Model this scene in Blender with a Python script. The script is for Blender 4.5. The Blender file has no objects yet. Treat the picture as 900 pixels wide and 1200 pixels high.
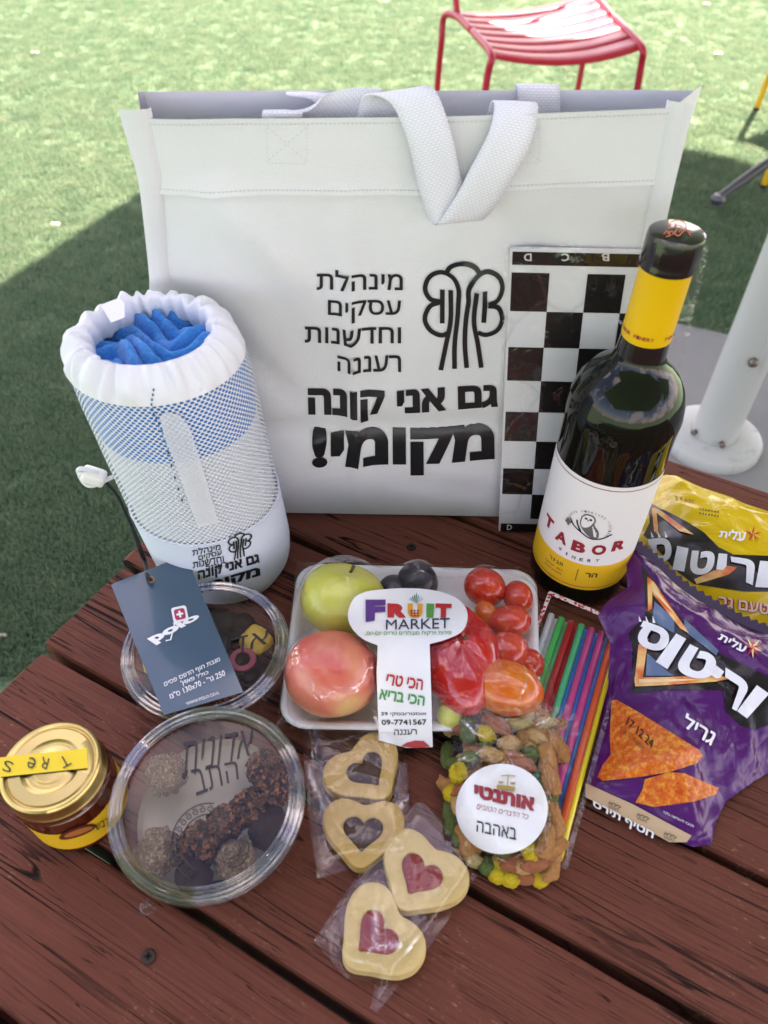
import bpy, bmesh, math, random
import numpy as np
from mathutils import Vector, Matrix, noise
R = math.radians
scene = bpy.context.scene
COL = scene.collection
random.seed(7); rng = np.random.default_rng(7)

# ---------------------------------------------------------------- camera
PITCH, ROLL, CAMH = R(46), R(1.2), 0.50
cam_d = bpy.data.cameras.new('camera'); cam = bpy.data.objects.new('camera', cam_d); COL.objects.link(cam)
cam_d.sensor_fit = 'HORIZONTAL'; cam_d.sensor_width = 36; cam_d.lens = 36; cam_d.clip_start = .02; cam_d.clip_end = 600
fwd = Vector((0, math.cos(PITCH), -math.sin(PITCH))); rt0 = Vector((1, 0, 0)); up0 = rt0.cross(fwd)
rt = rt0*math.cos(ROLL)+up0*math.sin(ROLL); up = up0*math.cos(ROLL)-rt0*math.sin(ROLL)
EYE = Vector((0, 0, CAMH))
cam.matrix_world = Matrix(((rt.x, up.x, -fwd.x, 0), (rt.y, up.y, -fwd.y, 0), (rt.z, up.z, -fwd.z, CAMH), (0, 0, 0, 1)))
cam_d.dof.use_dof = True; cam_d.dof.focus_distance = .62; cam_d.dof.aperture_fstop = 11
scene.camera = cam
# ---------------------------------------------------------------- light
SUN_EL, SUN_AZ = R(45), R(30)          # azimuth from +Y towards +X
w = bpy.data.worlds.new('World'); scene.world = w; w.use_nodes = True
nt = w.node_tree; sky = nt.nodes.new('ShaderNodeTexSky'); sky.sky_type = 'NISHITA'; sky.sun_disc = False
sky.sun_elevation = SUN_EL; sky.sun_rotation = SUN_AZ
tcw = nt.nodes.new('ShaderNodeTexCoord'); cn = nt.nodes.new('ShaderNodeTexNoise'); cn.inputs['Scale'].default_value = 3.2; cn.inputs['Detail'].default_value = 6; cn.inputs['Roughness'].default_value = .55
cr = nt.nodes.new('ShaderNodeValToRGB'); cr.color_ramp.elements[0].position = .50; cr.color_ramp.elements[1].position = .60; cr.color_ramp.elements[1].color = (.75, .75, .75, 1); cm = nt.nodes.new('ShaderNodeMix'); cm.data_type = 'RGBA'; cm.inputs[7].default_value = (9.5, 9.6, 9.8, 1)
nt.links.new(tcw.outputs['Generated'], cn.inputs['Vector']); nt.links.new(cn.outputs[0], cr.inputs[0]); nt.links.new(cr.outputs[0], cm.inputs[0]); nt.links.new(sky.outputs[0], cm.inputs[6])
nt.links.new(cm.outputs[2], nt.nodes['Background'].inputs[0]); nt.nodes['Background'].inputs[1].default_value = 0.08
sd = bpy.data.lights.new('sun', 'SUN'); sd.energy = 5.0; sd.angle = R(.5); sd.color = (1, .95, .86)
so = bpy.data.objects.new('sun', sd); COL.objects.link(so)
sdir = Vector((math.sin(SUN_AZ)*math.cos(SUN_EL), math.cos(SUN_AZ)*math.cos(SUN_EL), math.sin(SUN_EL)))
so.rotation_euler = sdir.to_track_quat('Z', 'Y').to_euler(); so.location = sdir*20
scene.view_settings.view_transform = 'Standard'; scene.view_settings.look = 'None'
scene.view_settings.exposure = 2.68; scene.view_settings.gamma = 1
scene.view_settings.use_white_balance = True; scene.view_settings.white_balance_temperature = 7400; scene.view_settings.white_balance_tint = 30
scene.cycles.transparent_max_bounces = 32; scene.cycles.max_bounces = 10; scene.cycles.caustics_reflective = False; scene.cycles.caustics_refractive = False
GZ = -.72                                # ground level, the table top is z = 0

# ---------------------------------------------------------------- geometry helpers
def at(x, y, z=0.0):
    d = fwd+rt*((x-450)/900)-up*((y-600)/900); return EYE+d*((z-EYE.z)/d.z)
def aty(x, y, Y):
    d = fwd+rt*((x-450)/900)-up*((y-600)/900); return EYE+d*((Y-EYE.y)/d.y)
def pix(p):
    d = Vector(p)-EYE; z = d.dot(fwd); return 450+900*d.dot(rt)/z, 600-900*d.dot(up)/z
def hit(f, x, y, eps=0.0, t0=.12, t1=1.3):
    """first point where the ray through photo pixel x,y meets the solid f(p)<=eps"""
    d = np.array(fwd+rt*((x-450)/900)-up*((y-600)/900)); o = np.array(EYE)
    lo, hi = t0, t1
    for n in (160, 40, 20):
        t = np.linspace(lo, hi, n); P = o[None]+t[:, None]*d[None]
        v = f(P)-eps; k = np.nonzero(v <= 0)[0]
        if len(k) == 0: return Vector(o+d*(lo+hi)/2) if n != 160 else at(x, y, .01)
        k = max(k[0], 1); lo, hi = t[k-1], t[k]
    return Vector(o+d*(lo+hi)/2)
def prop(o, label=None, cat=None, group=None, kind=None):
    if label: o['label'] = label
    if cat: o['category'] = cat
    if group: o['group'] = group
    if kind: o['kind'] = kind
    return o
def thing(name, label, cat, loc=(0, 0, 0), group=None):
    o = bpy.data.objects.new(name, None); COL.objects.link(o); o.location = loc; o.empty_display_size = .02
    return prop(o, label, cat, group)
def wpos(o):
    v = Vector(o.location)
    while o.parent: o = o.parent; v += o.location
    return v
def link(name, me, mat=None, parent=None, smooth=True):
    o = bpy.data.objects.new(name, me); COL.objects.link(o)
    if mat: me.materials.append(mat)
    if smooth: me.polygons.foreach_set('use_smooth', [True]*len(me.polygons))
    if parent:
        o.parent = parent; o.matrix_parent_inverse = Matrix.Translation(-wpos(parent))
    return o
def mesh(name, V, F, mat=None, parent=None, smooth=True, uv=None):
    me = bpy.data.meshes.new(name); me.from_pydata([tuple(v) for v in V], [], F); me.update()
    if uv:
        l = me.uv_layers.new(name='UVMap')
        for p in me.polygons:
            for li in p.loop_indices: l.data[li].uv = uv[me.loops[li].vertex_index]
    return link(name, me, mat, parent, smooth)
def from_bm(name, bm, mat=None, parent=None, smooth=True, normals=True):
    if normals: bmesh.ops.recalc_face_normals(bm, faces=bm.faces)
    me = bpy.data.meshes.new(name); bm.to_mesh(me); bm.free(); return link(name, me, mat, parent, smooth)
def lathe(name, prof, mat, parent=None, seg=64, xf=None, a0=0, a1=2*math.pi, smooth=True, closed=None):
    """prof: list of (r, z); xf maps a local Vector to the world"""
    full = abs(a1-a0-2*math.pi) < 1e-6; n = seg if full else seg+1
    V = []; UV = []; F = []
    for j, (r, z) in enumerate(prof):
        for i in range(n+(1 if full else 0)):
            a = a0+(a1-a0)*i/seg; p = Vector((r*math.cos(a), r*math.sin(a), z)); V.append(xf(p) if xf else p); UV.append((i/seg, z))
    m = n+(1 if full else 0)
    for j in range(len(prof)-1):
        for i in range(m-1): F.append((j*m+i, j*m+i+1, (j+1)*m+i+1, (j+1)*m+i))
    o = mesh(name, V, F, mat, parent, smooth, UV)
    bm = bmesh.new(); bm.from_mesh(o.data); bmesh.ops.remove_doubles(bm, verts=bm.verts, dist=1e-6); bm.to_mesh(o.data); bm.free()
    if smooth: o.data.set_sharp_from_angle(angle=R(35))
    return o
def tube(name, pts, r, mat, parent=None, seg=10, cap=True):
    """pts: list of Vectors; r: radius or list; a swept round tube"""
    pts = [Vector(p) for p in pts]; n = len(pts); rr = r if isinstance(r, (list, tuple)) else [r]*n
    V = []; F = []; prev = None
    for i, p in enumerate(pts):
        d = (pts[min(i+1, n-1)]-pts[max(i-1, 0)]).normalized()
        if prev is None: a = d.orthogonal().normalized()
        else: a = (prev-d*prev.dot(d)).normalized()
        prev = a; b = d.cross(a)
        for k in range(seg):
            t = 2*math.pi*k/seg; V.append(p+(a*math.cos(t)+b*math.sin(t))*rr[i])
    for i in range(n-1):
        for k in range(seg): F.append((i*seg+k, i*seg+(k+1) % seg, (i+1)*seg+(k+1) % seg, (i+1)*seg+k))
    if cap: F.append(tuple(range(seg))[::-1]); F.append(tuple(range((n-1)*seg, n*seg)))
    return mesh(name, V, F, mat, parent)
def curve_pts(P, n=8):
    """Catmull-Rom through the points"""
    P = [Vector(p) for p in P]; P = [P[0]*2-P[1]]+P+[P[-1]*2-P[-2]]; out = []
    for i in range(1, len(P)-2):
        for k in range(n):
            t = k/n; a, b, c, d = P[i-1:i+3]
            out.append(.5*((2*b)+(c-a)*t+(2*a-5*b+4*c-d)*t*t+(3*b-a-3*c+d)*t**3))
    out.append(P[-2]); return out
def box_bm(sx, sy, sz, bev=0, seg=2):
    bm = bmesh.new(); bmesh.ops.create_cube(bm, size=1); bmesh.ops.scale(bm, vec=(sx, sy, sz), verts=bm.verts)
    if bev: bmesh.ops.bevel(bm, geom=bm.edges[:], offset=bev, segments=seg, affect='EDGES', profile=.6)
    return bm
def cut_grid(bm, step, ax=(0, 1)):
    if not bm.verts: return
    for k in ax:
        lo = min(v.co[k] for v in bm.verts); hi = max(v.co[k] for v in bm.verts)
        n = int((hi-lo)/step)
        no = Vector((0, 0, 0)); no[k] = 1
        for i in range(1, n+1):
            co = Vector((0, 0, 0)); co[k] = lo+(hi-lo)*i/(n+1)
            bmesh.ops.bisect_plane(bm, geom=bm.verts[:]+bm.edges[:]+bm.faces[:], dist=1e-7, plane_co=co, plane_no=no)
def poly_bm(polys):
    bm = bmesh.new()
    for p in polys: bm.faces.new([bm.verts.new((q[0], q[1], 0)) for q in p])
    bmesh.ops.triangulate(bm, faces=bm.faces)
    return bm
def place_flat(name, bm, surf, mat, parent, step=None):
    """2-D shape in photo coordinates laid on the surface surf(px,py) of its object"""
    if step: cut_grid(bm, step)
    for v in bm.verts: v.co = surf(v.co.x, v.co.y)
    bm.normal_update()
    s = sum((1 if f.normal.dot(EYE-f.calc_center_median()) > 0 else -1)*f.calc_area() for f in bm.faces)
    if s < 0: bmesh.ops.reverse_faces(bm, faces=bm.faces)
    me = bpy.data.meshes.new(name); bm.to_mesh(me); bm.free()
    return link(name, me, mat, parent, True)
def stroke(pts, wd, closed=False):
    """quads of a continuous mitred stroke"""
    pts = [Vector((p[0], p[1])) for p in pts]; n = len(pts); L = []; Rr = []
    for i in range(n):
        a = pts[(i-1) % n] if (closed or i > 0) else pts[i]; b = pts[(i+1) % n] if (closed or i < n-1) else pts[i]
        d = (b-a); d = d.normalized() if d.length > 1e-9 else Vector((1, 0)); nn = Vector((-d.y, d.x))*wd/2
        L.append(pts[i]+nn); Rr.append(pts[i]-nn)
    out = []
    for i in range(n if closed else n-1):
        j = (i+1) % n; out.append([L[i], L[j], Rr[j], Rr[i]])
    return out
def smooth2(P, n=6): return [(v.x, v.y) for v in curve_pts([(p[0], p[1], 0) for p in P], n)]
def arc(cx, cy, rx, ry, a0, a1, n=16): return [(cx+rx*math.cos(R(a0+(a1-a0)*i/n)), cy+ry*math.sin(R(a0+(a1-a0)*i/n))) for i in range(n+1)]
_tc = {}
def text_bm(s, bold=0.0, shear=0.0, spacing=1.0):
    """filled glyph outlines scaled to the unit square, y up; overlapping contours are merged by winding number"""
    key = (s, round(bold, 4), round(shear, 3))
    if key not in _tc:
        c = bpy.data.curves.new('t', 'FONT'); c.body = s; c.shear = shear; c.resolution_u = 3; c.fill_mode = 'NONE'
        o = bpy.data.objects.new('t', c); COL.objects.link(o); bpy.context.view_layer.update(); ev = o.evaluated_get(bpy.context.evaluated_depsgraph_get())
        m = ev.to_mesh(); P = [(v.co.x, v.co.y) for v in m.vertices]; nxt = {e.vertices[0]: e.vertices[1] for e in m.edges if e.vertices[1] == e.vertices[0]+1}
        back = {e.vertices[1]: e.vertices[0] for e in m.edges if e.vertices[1] != e.vertices[0]+1} | {e.vertices[0]: e.vertices[1] for e in m.edges if e.vertices[1] != e.vertices[0]+1}
        loops = []; i = 0; n = len(P)
        while i < n:
            L_ = [i]
            while L_[-1] in nxt: L_.append(nxt[L_[-1]])
            loops.append([P[k_] for k_ in L_]); i = L_[-1]+1
        ev.to_mesh_clear(); bpy.data.objects.remove(o); bpy.data.curves.remove(c)
        out = []
        def area(Q): return sum(Q[i-1][0]*Q[i][1]-Q[i][0]*Q[i-1][1] for i in range(len(Q)))
        def inpoly(p, Q):
            c_ = False
            for i in range(len(Q)):
                (x0, y0), (x1, y1) = Q[i-1], Q[i]
                if (y0 > p[1]) != (y1 > p[1]) and p[0] < (x1-x0)*(p[1]-y0)/(y1-y0)+x0: c_ = not c_
            return c_
        for L_ in loops:
            ar = area(L_); hole = any(area(M_)*ar < 0 and abs(area(M_)) > abs(ar) and inpoly(L_[0], M_) for M_ in loops if M_ is not L_); sg = (1 if ar < 0 else -1)*(-1 if hole else 1)
            Q = [L_[0]]
            for p in L_[1:]:
                if math.hypot(p[0]-Q[-1][0], p[1]-Q[-1][1]) > 1e-4: Q.append(p)
            if math.hypot(Q[0][0]-Q[-1][0], Q[0][1]-Q[-1][1]) < 1e-4: Q.pop()
            if len(Q) < 3: continue
            if bold:
                n = len(Q); R_ = []
                for i in range(n):
                    a, b, c_ = Vector(Q[i-1]), Vector(Q[i]), Vector(Q[(i+1) % n]); d1 = (b-a).normalized(); d2 = (c_-b).normalized(); n1 = Vector((-d1.y, d1.x)); n2 = Vector((-d2.y, d2.x)); nn = n1+n2
                    nn = nn.normalized()*min(1.5, 1/max(.3, nn.length/2)) if nn.length > 1e-3 else n1
                    R_.append(tuple(b+nn*bold*sg))
                Q = R_
            out.append(Q)
        V = []; E_ = []
        for Q in out:
            k0 = len(V); V += [Vector(q) for q in Q]; E_ += [(k0+i, k0+(i+1) % len(Q)) for i in range(len(Q))]
        from mathutils.geometry import delaunay_2d_cdt
        vo, _, fo, *_r = delaunay_2d_cdt(V, E_, [], 0, 1e-5); vo = np.array([tuple(v) for v in vo]); tri = np.array([f for f in fo]); cen = vo[tri].mean(1); wn = np.zeros(len(tri), int)
        for Q in out:
            for i in range(len(Q)):
                (x0, y0), (x1, y1) = Q[i], Q[(i+1) % len(Q)]
                if y0 == y1: continue
                lo, hi = min(y0, y1), max(y0, y1); k_ = (cen[:, 1] >= lo) & (cen[:, 1] < hi) & (cen[:, 0] < x0+(cen[:, 1]-y0)*(x1-x0)/(y1-y0)); wn += np.where(k_, 1 if y1 > y0 else -1, 0)
        tri = tri[wn != 0]; used = np.unique(tri); mn = vo[used].min(0); mx = vo[used].max(0); _tc[key] = ((vo-mn)/(mx-mn), tri, used)
    vo, tri, used = _tc[key]; bm = bmesh.new(); vs = {k_: bm.verts.new((vo[k_][0], vo[k_][1], 0)) for k_ in used}
    for t in tri:
        try: bm.faces.new([vs[k_] for k_ in t])
        except ValueError: pass
    return bm
def heb(s): return s[::-1]              # glyphs are laid left to right, so Hebrew is written reversed
def bil(q, u, v):                       # q = TL, TR, BR, BL
    return tuple((q[3][k]*(1-u)+q[2][k]*u)*(1-v)+(q[0][k]*(1-u)+q[1][k]*u)*v for k in (0, 1))
def rect(x0, y0, x1, y1): return ((x0, y0), (x1, y0), (x1, y1), (x0, y1))
def text(name, s, q, surf, mat, parent, bold=0.0, shear=0.0, step=None, flip=False, spacing=1.0):
    bm = text_bm(s, bold, shear, spacing)
    for v in bm.verts:
        u, t = v.co.x, v.co.y
        if flip: u, t = 1-u, 1-t
        p = bil(q, u, t); v.co = (p[0], p[1], 0)
    return place_flat(name, bm, surf, mat, parent, step)
def shape(name, polys, surf, mat, parent, step=None): return place_flat(name, poly_bm(polys), surf, mat, parent, step)

# ---------------------------------------------------------------- materials
def mat(name, col=(.5, .5, .5), rough=.5, metal=0, spec=.5, coat=0, sheen=0, sub=0, trans=0, ior=1.45):
    m = bpy.data.materials.new(name); m.use_nodes = True; b = m.node_tree.nodes['Principled BSDF']
    b.inputs['Base Color'].default_value = (*col, 1); b.inputs['Roughness'].default_value = rough; b.inputs['Metallic'].default_value = metal
    b.inputs['Specular IOR Level'].default_value = spec; b.inputs['Coat Weight'].default_value = coat; b.inputs['Coat Roughness'].default_value = .06
    b.inputs['Sheen Weight'].default_value = sheen; b.inputs['Transmission Weight'].default_value = trans; b.inputs['IOR'].default_value = ior
    if sub: b.inputs['Subsurface Weight'].default_value = sub; b.inputs['Subsurface Radius'].default_value = (.02, .008, .004); b.inputs['Subsurface Scale'].default_value = .5
    return m
class N:
    def __init__(s, m): s.m = m; s.t = m.node_tree; s.b = s.t.nodes.get('Principled BSDF')
    def n(s, ty, **k):
        x = s.t.nodes.new(ty)
        for a, v in k.items():
            if a.startswith('_'): setattr(x, a[1:], v)
            else: x.inputs[a.replace('__', ' ')].default_value = v
        return x
    def l(s, a, b): s.t.links.new(a, b)
    def coord(s, which='Object', scale=(1, 1, 1), rot=(0, 0, 0)):
        c = s.n('ShaderNodeTexCoord'); mp = s.n('ShaderNodeMapping'); mp.inputs['Scale'].default_value = scale; mp.inputs['Rotation'].default_value = rot
        s.l(c.outputs[which], mp.inputs[0]); return mp.outputs[0]
    def noise(s, vec, scale, detail=4, rough=.55, dist=0):
        x = s.n('ShaderNodeTexNoise', Scale=scale, Detail=detail, Roughness=rough, Distortion=dist); s.l(vec, x.inputs['Vector']); return x.outputs[0]
    def ramp(s, fac, stops, interp='LINEAR'):
        r = s.n('ShaderNodeValToRGB'); s.l(fac, r.inputs[0]); e = r.color_ramp.elements; r.color_ramp.interpolation = interp
        while len(e) < len(stops): e.new(.5)
        for el, (p, c) in zip(e, stops): el.position = p; el.color = (*c, 1) if len(c) == 3 else c
        return r.outputs[0]
    def mix(s, fac, a, b, mode='MIX'):
        x = s.n('ShaderNodeMix', _data_type='RGBA', _blend_type=mode)
        for i, v in ((0, fac), (6, a), (7, b)):
            if hasattr(v, 'type') and hasattr(v, 'node'): s.l(v, x.inputs[i])
            else: x.inputs[i].default_value = v if i == 0 else (*v, 1)
        return x.outputs[2]
    def math(s, op, a, b=None, c=None):
        x = s.n('ShaderNodeMath', _operation=op)
        for i, v in enumerate((a, b, c)):
            if v is None: continue
            if hasattr(v, 'node'): s.l(v, x.inputs[i])
            else: x.inputs[i].default_value = v
        return x.outputs[0]
    def schlick(s, f0=.04):
        """surface reflection that is the same from both sides of a thin sheet"""
        g = s.n('ShaderNodeNewGeometry'); d = s.n('ShaderNodeVectorMath', _operation='DOT_PRODUCT'); s.l(g.outputs['Normal'], d.inputs[0]); s.l(g.outputs['Incoming'], d.inputs[1])
        c = s.math('SUBTRACT', 1, s.math('ABSOLUTE', d.outputs['Value'])); return s.math('ADD', s.math('MULTIPLY', s.math('POWER', s.math('MAXIMUM', c, 0), 5), 1-f0), f0)
    def bump(s, h, strength=.3, dist=.001, prev=None):
        b = s.n('ShaderNodeBump', Strength=strength, Distance=dist); s.l(h, b.inputs['Height'])
        if prev: s.l(prev, b.inputs['Normal'])
        return b.outputs[0]
    def set(s, sock, v): s.l(v, s.b.inputs[sock])

def fabric(name, col, scale=900, strength=.35, rough=.85):
    m = mat(name, col, rough, sheen=.15); k = N(m); v = k.coord()
    h = k.noise(v, scale, 2); h2 = k.noise(v, 14, 3)
    k.set('Base Color', k.mix(h2, tuple(c*.93 for c in col), tuple(min(1, c*1.05) for c in col)))
    k.set('Normal', k.bump(h2, .25, .006, k.bump(h, strength, .0006))); return m
def film(name, tint=(1, 1, 1), base=.04, rough=.07, wr=60, strength=.5, gain=1.0, dist=.004, alpha_tint=(1, 1, 1), crease=.10):
    """clear plastic sheet: see-through with sharp reflections and crinkles"""
    m = bpy.data.materials.new(name); m.use_nodes = True; k = N(m); t = k.t; t.nodes.remove(k.b)
    tr = k.n('ShaderNodeBsdfTransparent', Color=(*alpha_tint, 1)); gl = k.n('ShaderNodeBsdfGlossy', Color=(*tint, 1), Roughness=rough)
    fr = k.schlick(); v = k.coord()
    vv = k.n('ShaderNodeTexVoronoi', _feature='DISTANCE_TO_EDGE', Scale=wr*.6); 
    wv = k.n('ShaderNodeMix', _data_type='RGBA'); wv.inputs[0].default_value = .04; k.l(v, wv.inputs[6])
    nn = k.n('ShaderNodeTexNoise', Scale=wr*.35, Detail=2); k.l(v, nn.inputs['Vector']); k.l(nn.outputs[1], wv.inputs[7]); k.l(wv.outputs[2], vv.inputs['Vector'])
    n2 = k.noise(v, wr, 3, .5, 1.2)
    hh = k.math('ADD', k.math('MULTIPLY', k.math('MINIMUM', vv.outputs[0], .25), 1.2), n2)
    nb = k.bump(hh, strength, dist); k.l(nb, gl.inputs['Normal'])
    cs = k.ramp(vv.outputs[0], [(0, (1, 1, 1)), (.035, (0, 0, 0))]); cg = k.ramp(k.noise(v, wr*.5, 2), [(.48, (0, 0, 0)), (.62, (1, 1, 1))])
    cm_ = k.math('MULTIPLY', k.math('MULTIPLY', cs, cg), crease)
    fac = k.math('MINIMUM', k.math('ADD', k.math('ADD', k.math('MULTIPLY', k.math('MAXIMUM', k.math('SUBTRACT', fr, .012), 0), gain), base), cm_), .9)
    mx = k.n('ShaderNodeMixShader'); k.l(fac, mx.inputs[0]); k.l(tr.outputs[0], mx.inputs[1]); k.l(gl.outputs[0], mx.inputs[2])
    k.l(mx.outputs[0], t.nodes['Material Output'].inputs[0]); return m
def clear_plastic(name, base=.03, rough=.03, tint=(.96, .97, .97), gain=1.3):
    m = bpy.data.materials.new(name); m.use_nodes = True; k = N(m); t = k.t; t.nodes.remove(k.b)
    tr = k.n('ShaderNodeBsdfTransparent', Color=(*tint, 1)); gl = k.n('ShaderNodeBsdfGlossy', Color=(1, 1, 1, 1), Roughness=rough)
    fr = k.schlick()
    nb = k.bump(k.noise(k.coord(), 30, 2), .12, .0010); k.l(nb, gl.inputs['Normal'])
    fac = k.math('MINIMUM', k.math('ADD', k.math('MULTIPLY', fr, gain), base), .95)
    mx = k.n('ShaderNodeMixShader'); k.l(fac, mx.inputs[0]); k.l(tr.outputs[0], mx.inputs[1]); k.l(gl.outputs[0], mx.inputs[2])
    k.l(mx.outputs[0], t.nodes['Material Output'].inputs[0]); return m
def ink(name, col, rough=.45): return mat('ink_'+name, col, rough)
BLACK = ink('black', (.012, .012, .014), .35); WHITE = ink('white', (.82, .82, .84), .4); INKRED = ink('red', (.5, .02, .025))
DRED = ink('dark_red', (.30, .02, .03)); INKGREEN = ink('green', (.03, .28, .06)); INKYEL = ink('yellow', (.85, .5, .01)); INKGREY = ink('grey', (.12, .12, .12))

# ================================================================ GROUND
def make_ground():
    m = mat('turf_base', (.05, .1, .045), .9); k = N(m); v = k.coord()
    k.set('Base Color', k.ramp(k.noise(v, 160, 3), [(.3, (.07, .15, .085)), (.7, (.17, .27, .15))]))
    S = 200
    prop(mesh('lawn', [(-S, -S, GZ), (S, -S, GZ), (S, S, GZ), (-S, S, GZ)], [(0, 1, 2, 3)], m, smooth=False), kind='structure')
    pm = mat('concrete', (.36, .36, .35), .9); k = N(pm); v = k.coord()
    k.set('Base Color', k.mix(k.noise(v, 5, 5), (.20, .20, .20), (.28, .28, .275))); k.set('Normal', k.bump(k.noise(v, 220, 4, .7), .4, .003))
    # concrete strip under and beyond the table, its far edge hidden in part by the bag
    e = Vector((.927, -.375, 0)); a = Vector((.871, 1.938, 0)); P = [a-e*1.05, a+e*5, a+e*5+Vector((-2, -3.5, 0)), a-e*1.05+Vector((-.15, -2.6, 0))]
    V = [(p.x, p.y, GZ+.012) for p in P]+[(p.x, p.y, GZ-.05) for p in P]
    prop(mesh('paving', V, [(0, 3, 2, 1)[::-1], (0, 1, 5, 4), (1, 2, 6, 5), (2, 3, 7, 6), (3, 0, 4, 7)], pm, smooth=False), kind='structure')
    # turf blades
    bm_mat = mat('turf_blade', (.06, .12, .05), .6, spec=.12); k = N(bm_mat)
    oi = k.n('ShaderNodeObjectInfo'); geo = k.n('ShaderNodeNewGeometry')
    c = k.ramp(oi.outputs['Random'], [(0, (.115, .21, .125)), (.45, (.16, .26, .15)), (.8, (.21, .30, .18)), (1, (.30, .37, .24))])
    k.set('Base Color', c)
    tl_ = k.n('ShaderNodeBsdfTranslucent'); k.l(c, tl_.inputs[0]); mx = k.n('ShaderNodeMixShader'); mx.inputs[0].default_value = .5
    k.l(k.b.outputs[0], mx.inputs[1]); k.l(tl_.outputs[0], mx.inputs[2]); k.l(mx.outputs[0], k.t.nodes['Material Output'].inputs[0])
    PA0 = Vector(a); r = random.Random(3); pr = []
    for t in range(6):
        V = []; F = []
        for i in range(34):
            x, y = r.uniform(-.03, .03), r.uniform(-.03, .03); a = r.uniform(0, 6.28); h = r.uniform(.012, .021); wd = .0011
            dx, dy = math.cos(a)*wd, math.sin(a)*wd; b = r.uniform(0, 6.28); l = r.uniform(.002, .016); bx, by = math.cos(b)*l, math.sin(b)*l; s = len(V)
            V += [(x-dx, y-dy, 0), (x+dx, y+dy, 0), (x+dx*.8+bx*.4, y+dy*.8+by*.4, h*.6), (x-dx*.8+bx*.4, y-dy*.8+by*.4, h*.6), (x+bx, y+by, h)]
            F += [(s, s+1, s+2, s+3), (s+3, s+2, s+4)]
        me = bpy.data.meshes.new('tuft'); me.from_pydata(V, [], F); me.materials.append(bm_mat); me.update(); pr.append(me)
    # points where the tufts stand: denser near the table
    pts = []
    n = 72000
    for i in range(n):
        y = .75+(r.random()**1.25)*6.2; half = .55+y*.62; x = r.uniform(-half-.25, half+.1)
        q = Vector((x, y, 0))-PA0
        if q.dot(Vector((.375, .927, 0))) < .004 and x > -.12+(y-2.3)*.06: continue
        pts.append((x, y, GZ))
    me = bpy.data.meshes.new('artificial_grass'); me.from_pydata(pts, [], []); g = bpy.data.objects.new('artificial_grass', me); COL.objects.link(g)
    prop(g, 'short green artificial turf around the wooden table', 'artificial grass', kind='stuff')
    ng = bpy.data.node_groups.new('turf', 'GeometryNodeTree'); ng.interface.new_socket('Geometry', in_out='INPUT', socket_type='NodeSocketGeometry'); ng.interface.new_socket('Geometry', in_out='OUTPUT', socket_type='NodeSocketGeometry')
    gi = ng.nodes.new('NodeGroupInput'); go = ng.nodes.new('NodeGroupOutput'); iop = ng.nodes.new('GeometryNodeInstanceOnPoints'); jn = ng.nodes.new('GeometryNodeGeometryToInstance')
    tuft_col = bpy.data.collections.new('tufts')
    for me2 in pr: tuft_col.objects.link(bpy.data.objects.new('tuft', me2))
    ci = ng.nodes.new('GeometryNodeCollectionInfo'); ci.inputs['Collection'].default_value = tuft_col; ci.inputs['Separate Children'].default_value = True; ci.inputs['Reset Children'].default_value = True
    rv = ng.nodes.new('FunctionNodeRandomValue'); rv.data_type = 'FLOAT_VECTOR'; rv.inputs[0].default_value = (-.1, -.1, 0); rv.inputs[1].default_value = (.1, .1, 6.28)
    e2r = ng.nodes.new('FunctionNodeEulerToRotation'); L = ng.links.new
    iop.inputs['Pick Instance'].default_value = True
    L(gi.outputs[0], iop.inputs['Points']); L(ci.outputs[0], iop.inputs['Instance']); L(rv.outputs[0], e2r.inputs[0]); L(e2r.outputs[0], iop.inputs['Rotation'])
    L(iop.outputs[0], go.inputs[0]); ng.nodes.remove(jn)
    g.modifiers.new('turf', 'NODES').node_group = ng
make_ground()
leaf_m = mat('dry_leaf', (.36, .33, .24), .7)
for i, (x, y, s, lab) in enumerate(((41, 61, .016, 'small pale fallen leaf on the sunlit turf at far left'), (65, 262, .013, 'pale leaf scrap on the sunlit turf near the shade edge, left'), (842, 62, .018, 'pale fallen leaf on the turf right of the red chair'), (828, 4, .018, 'fallen leaf at the very top of the sunlit turf'), (3, 744, .006, 'tiny dry scrap lying on the shaded turf left of the table'))):
    p = at(x, y, GZ+.026); V = []; n = 8
    for j in range(n):
        a = 2*math.pi*j/n; V.append(p+Vector((math.cos(a)*s*1.3, math.sin(a)*s*(.6 if math.cos(a) < .9 else .1), .004*math.sin(3*a))))
    o = mesh('fallen_leaf', V+[p+Vector((0, 0, .004))], [(j, (j+1) % n, n) for j in range(n)], leaf_m); prop(o, lab, 'leaf', 'fallen leaves on the turf')

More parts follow.
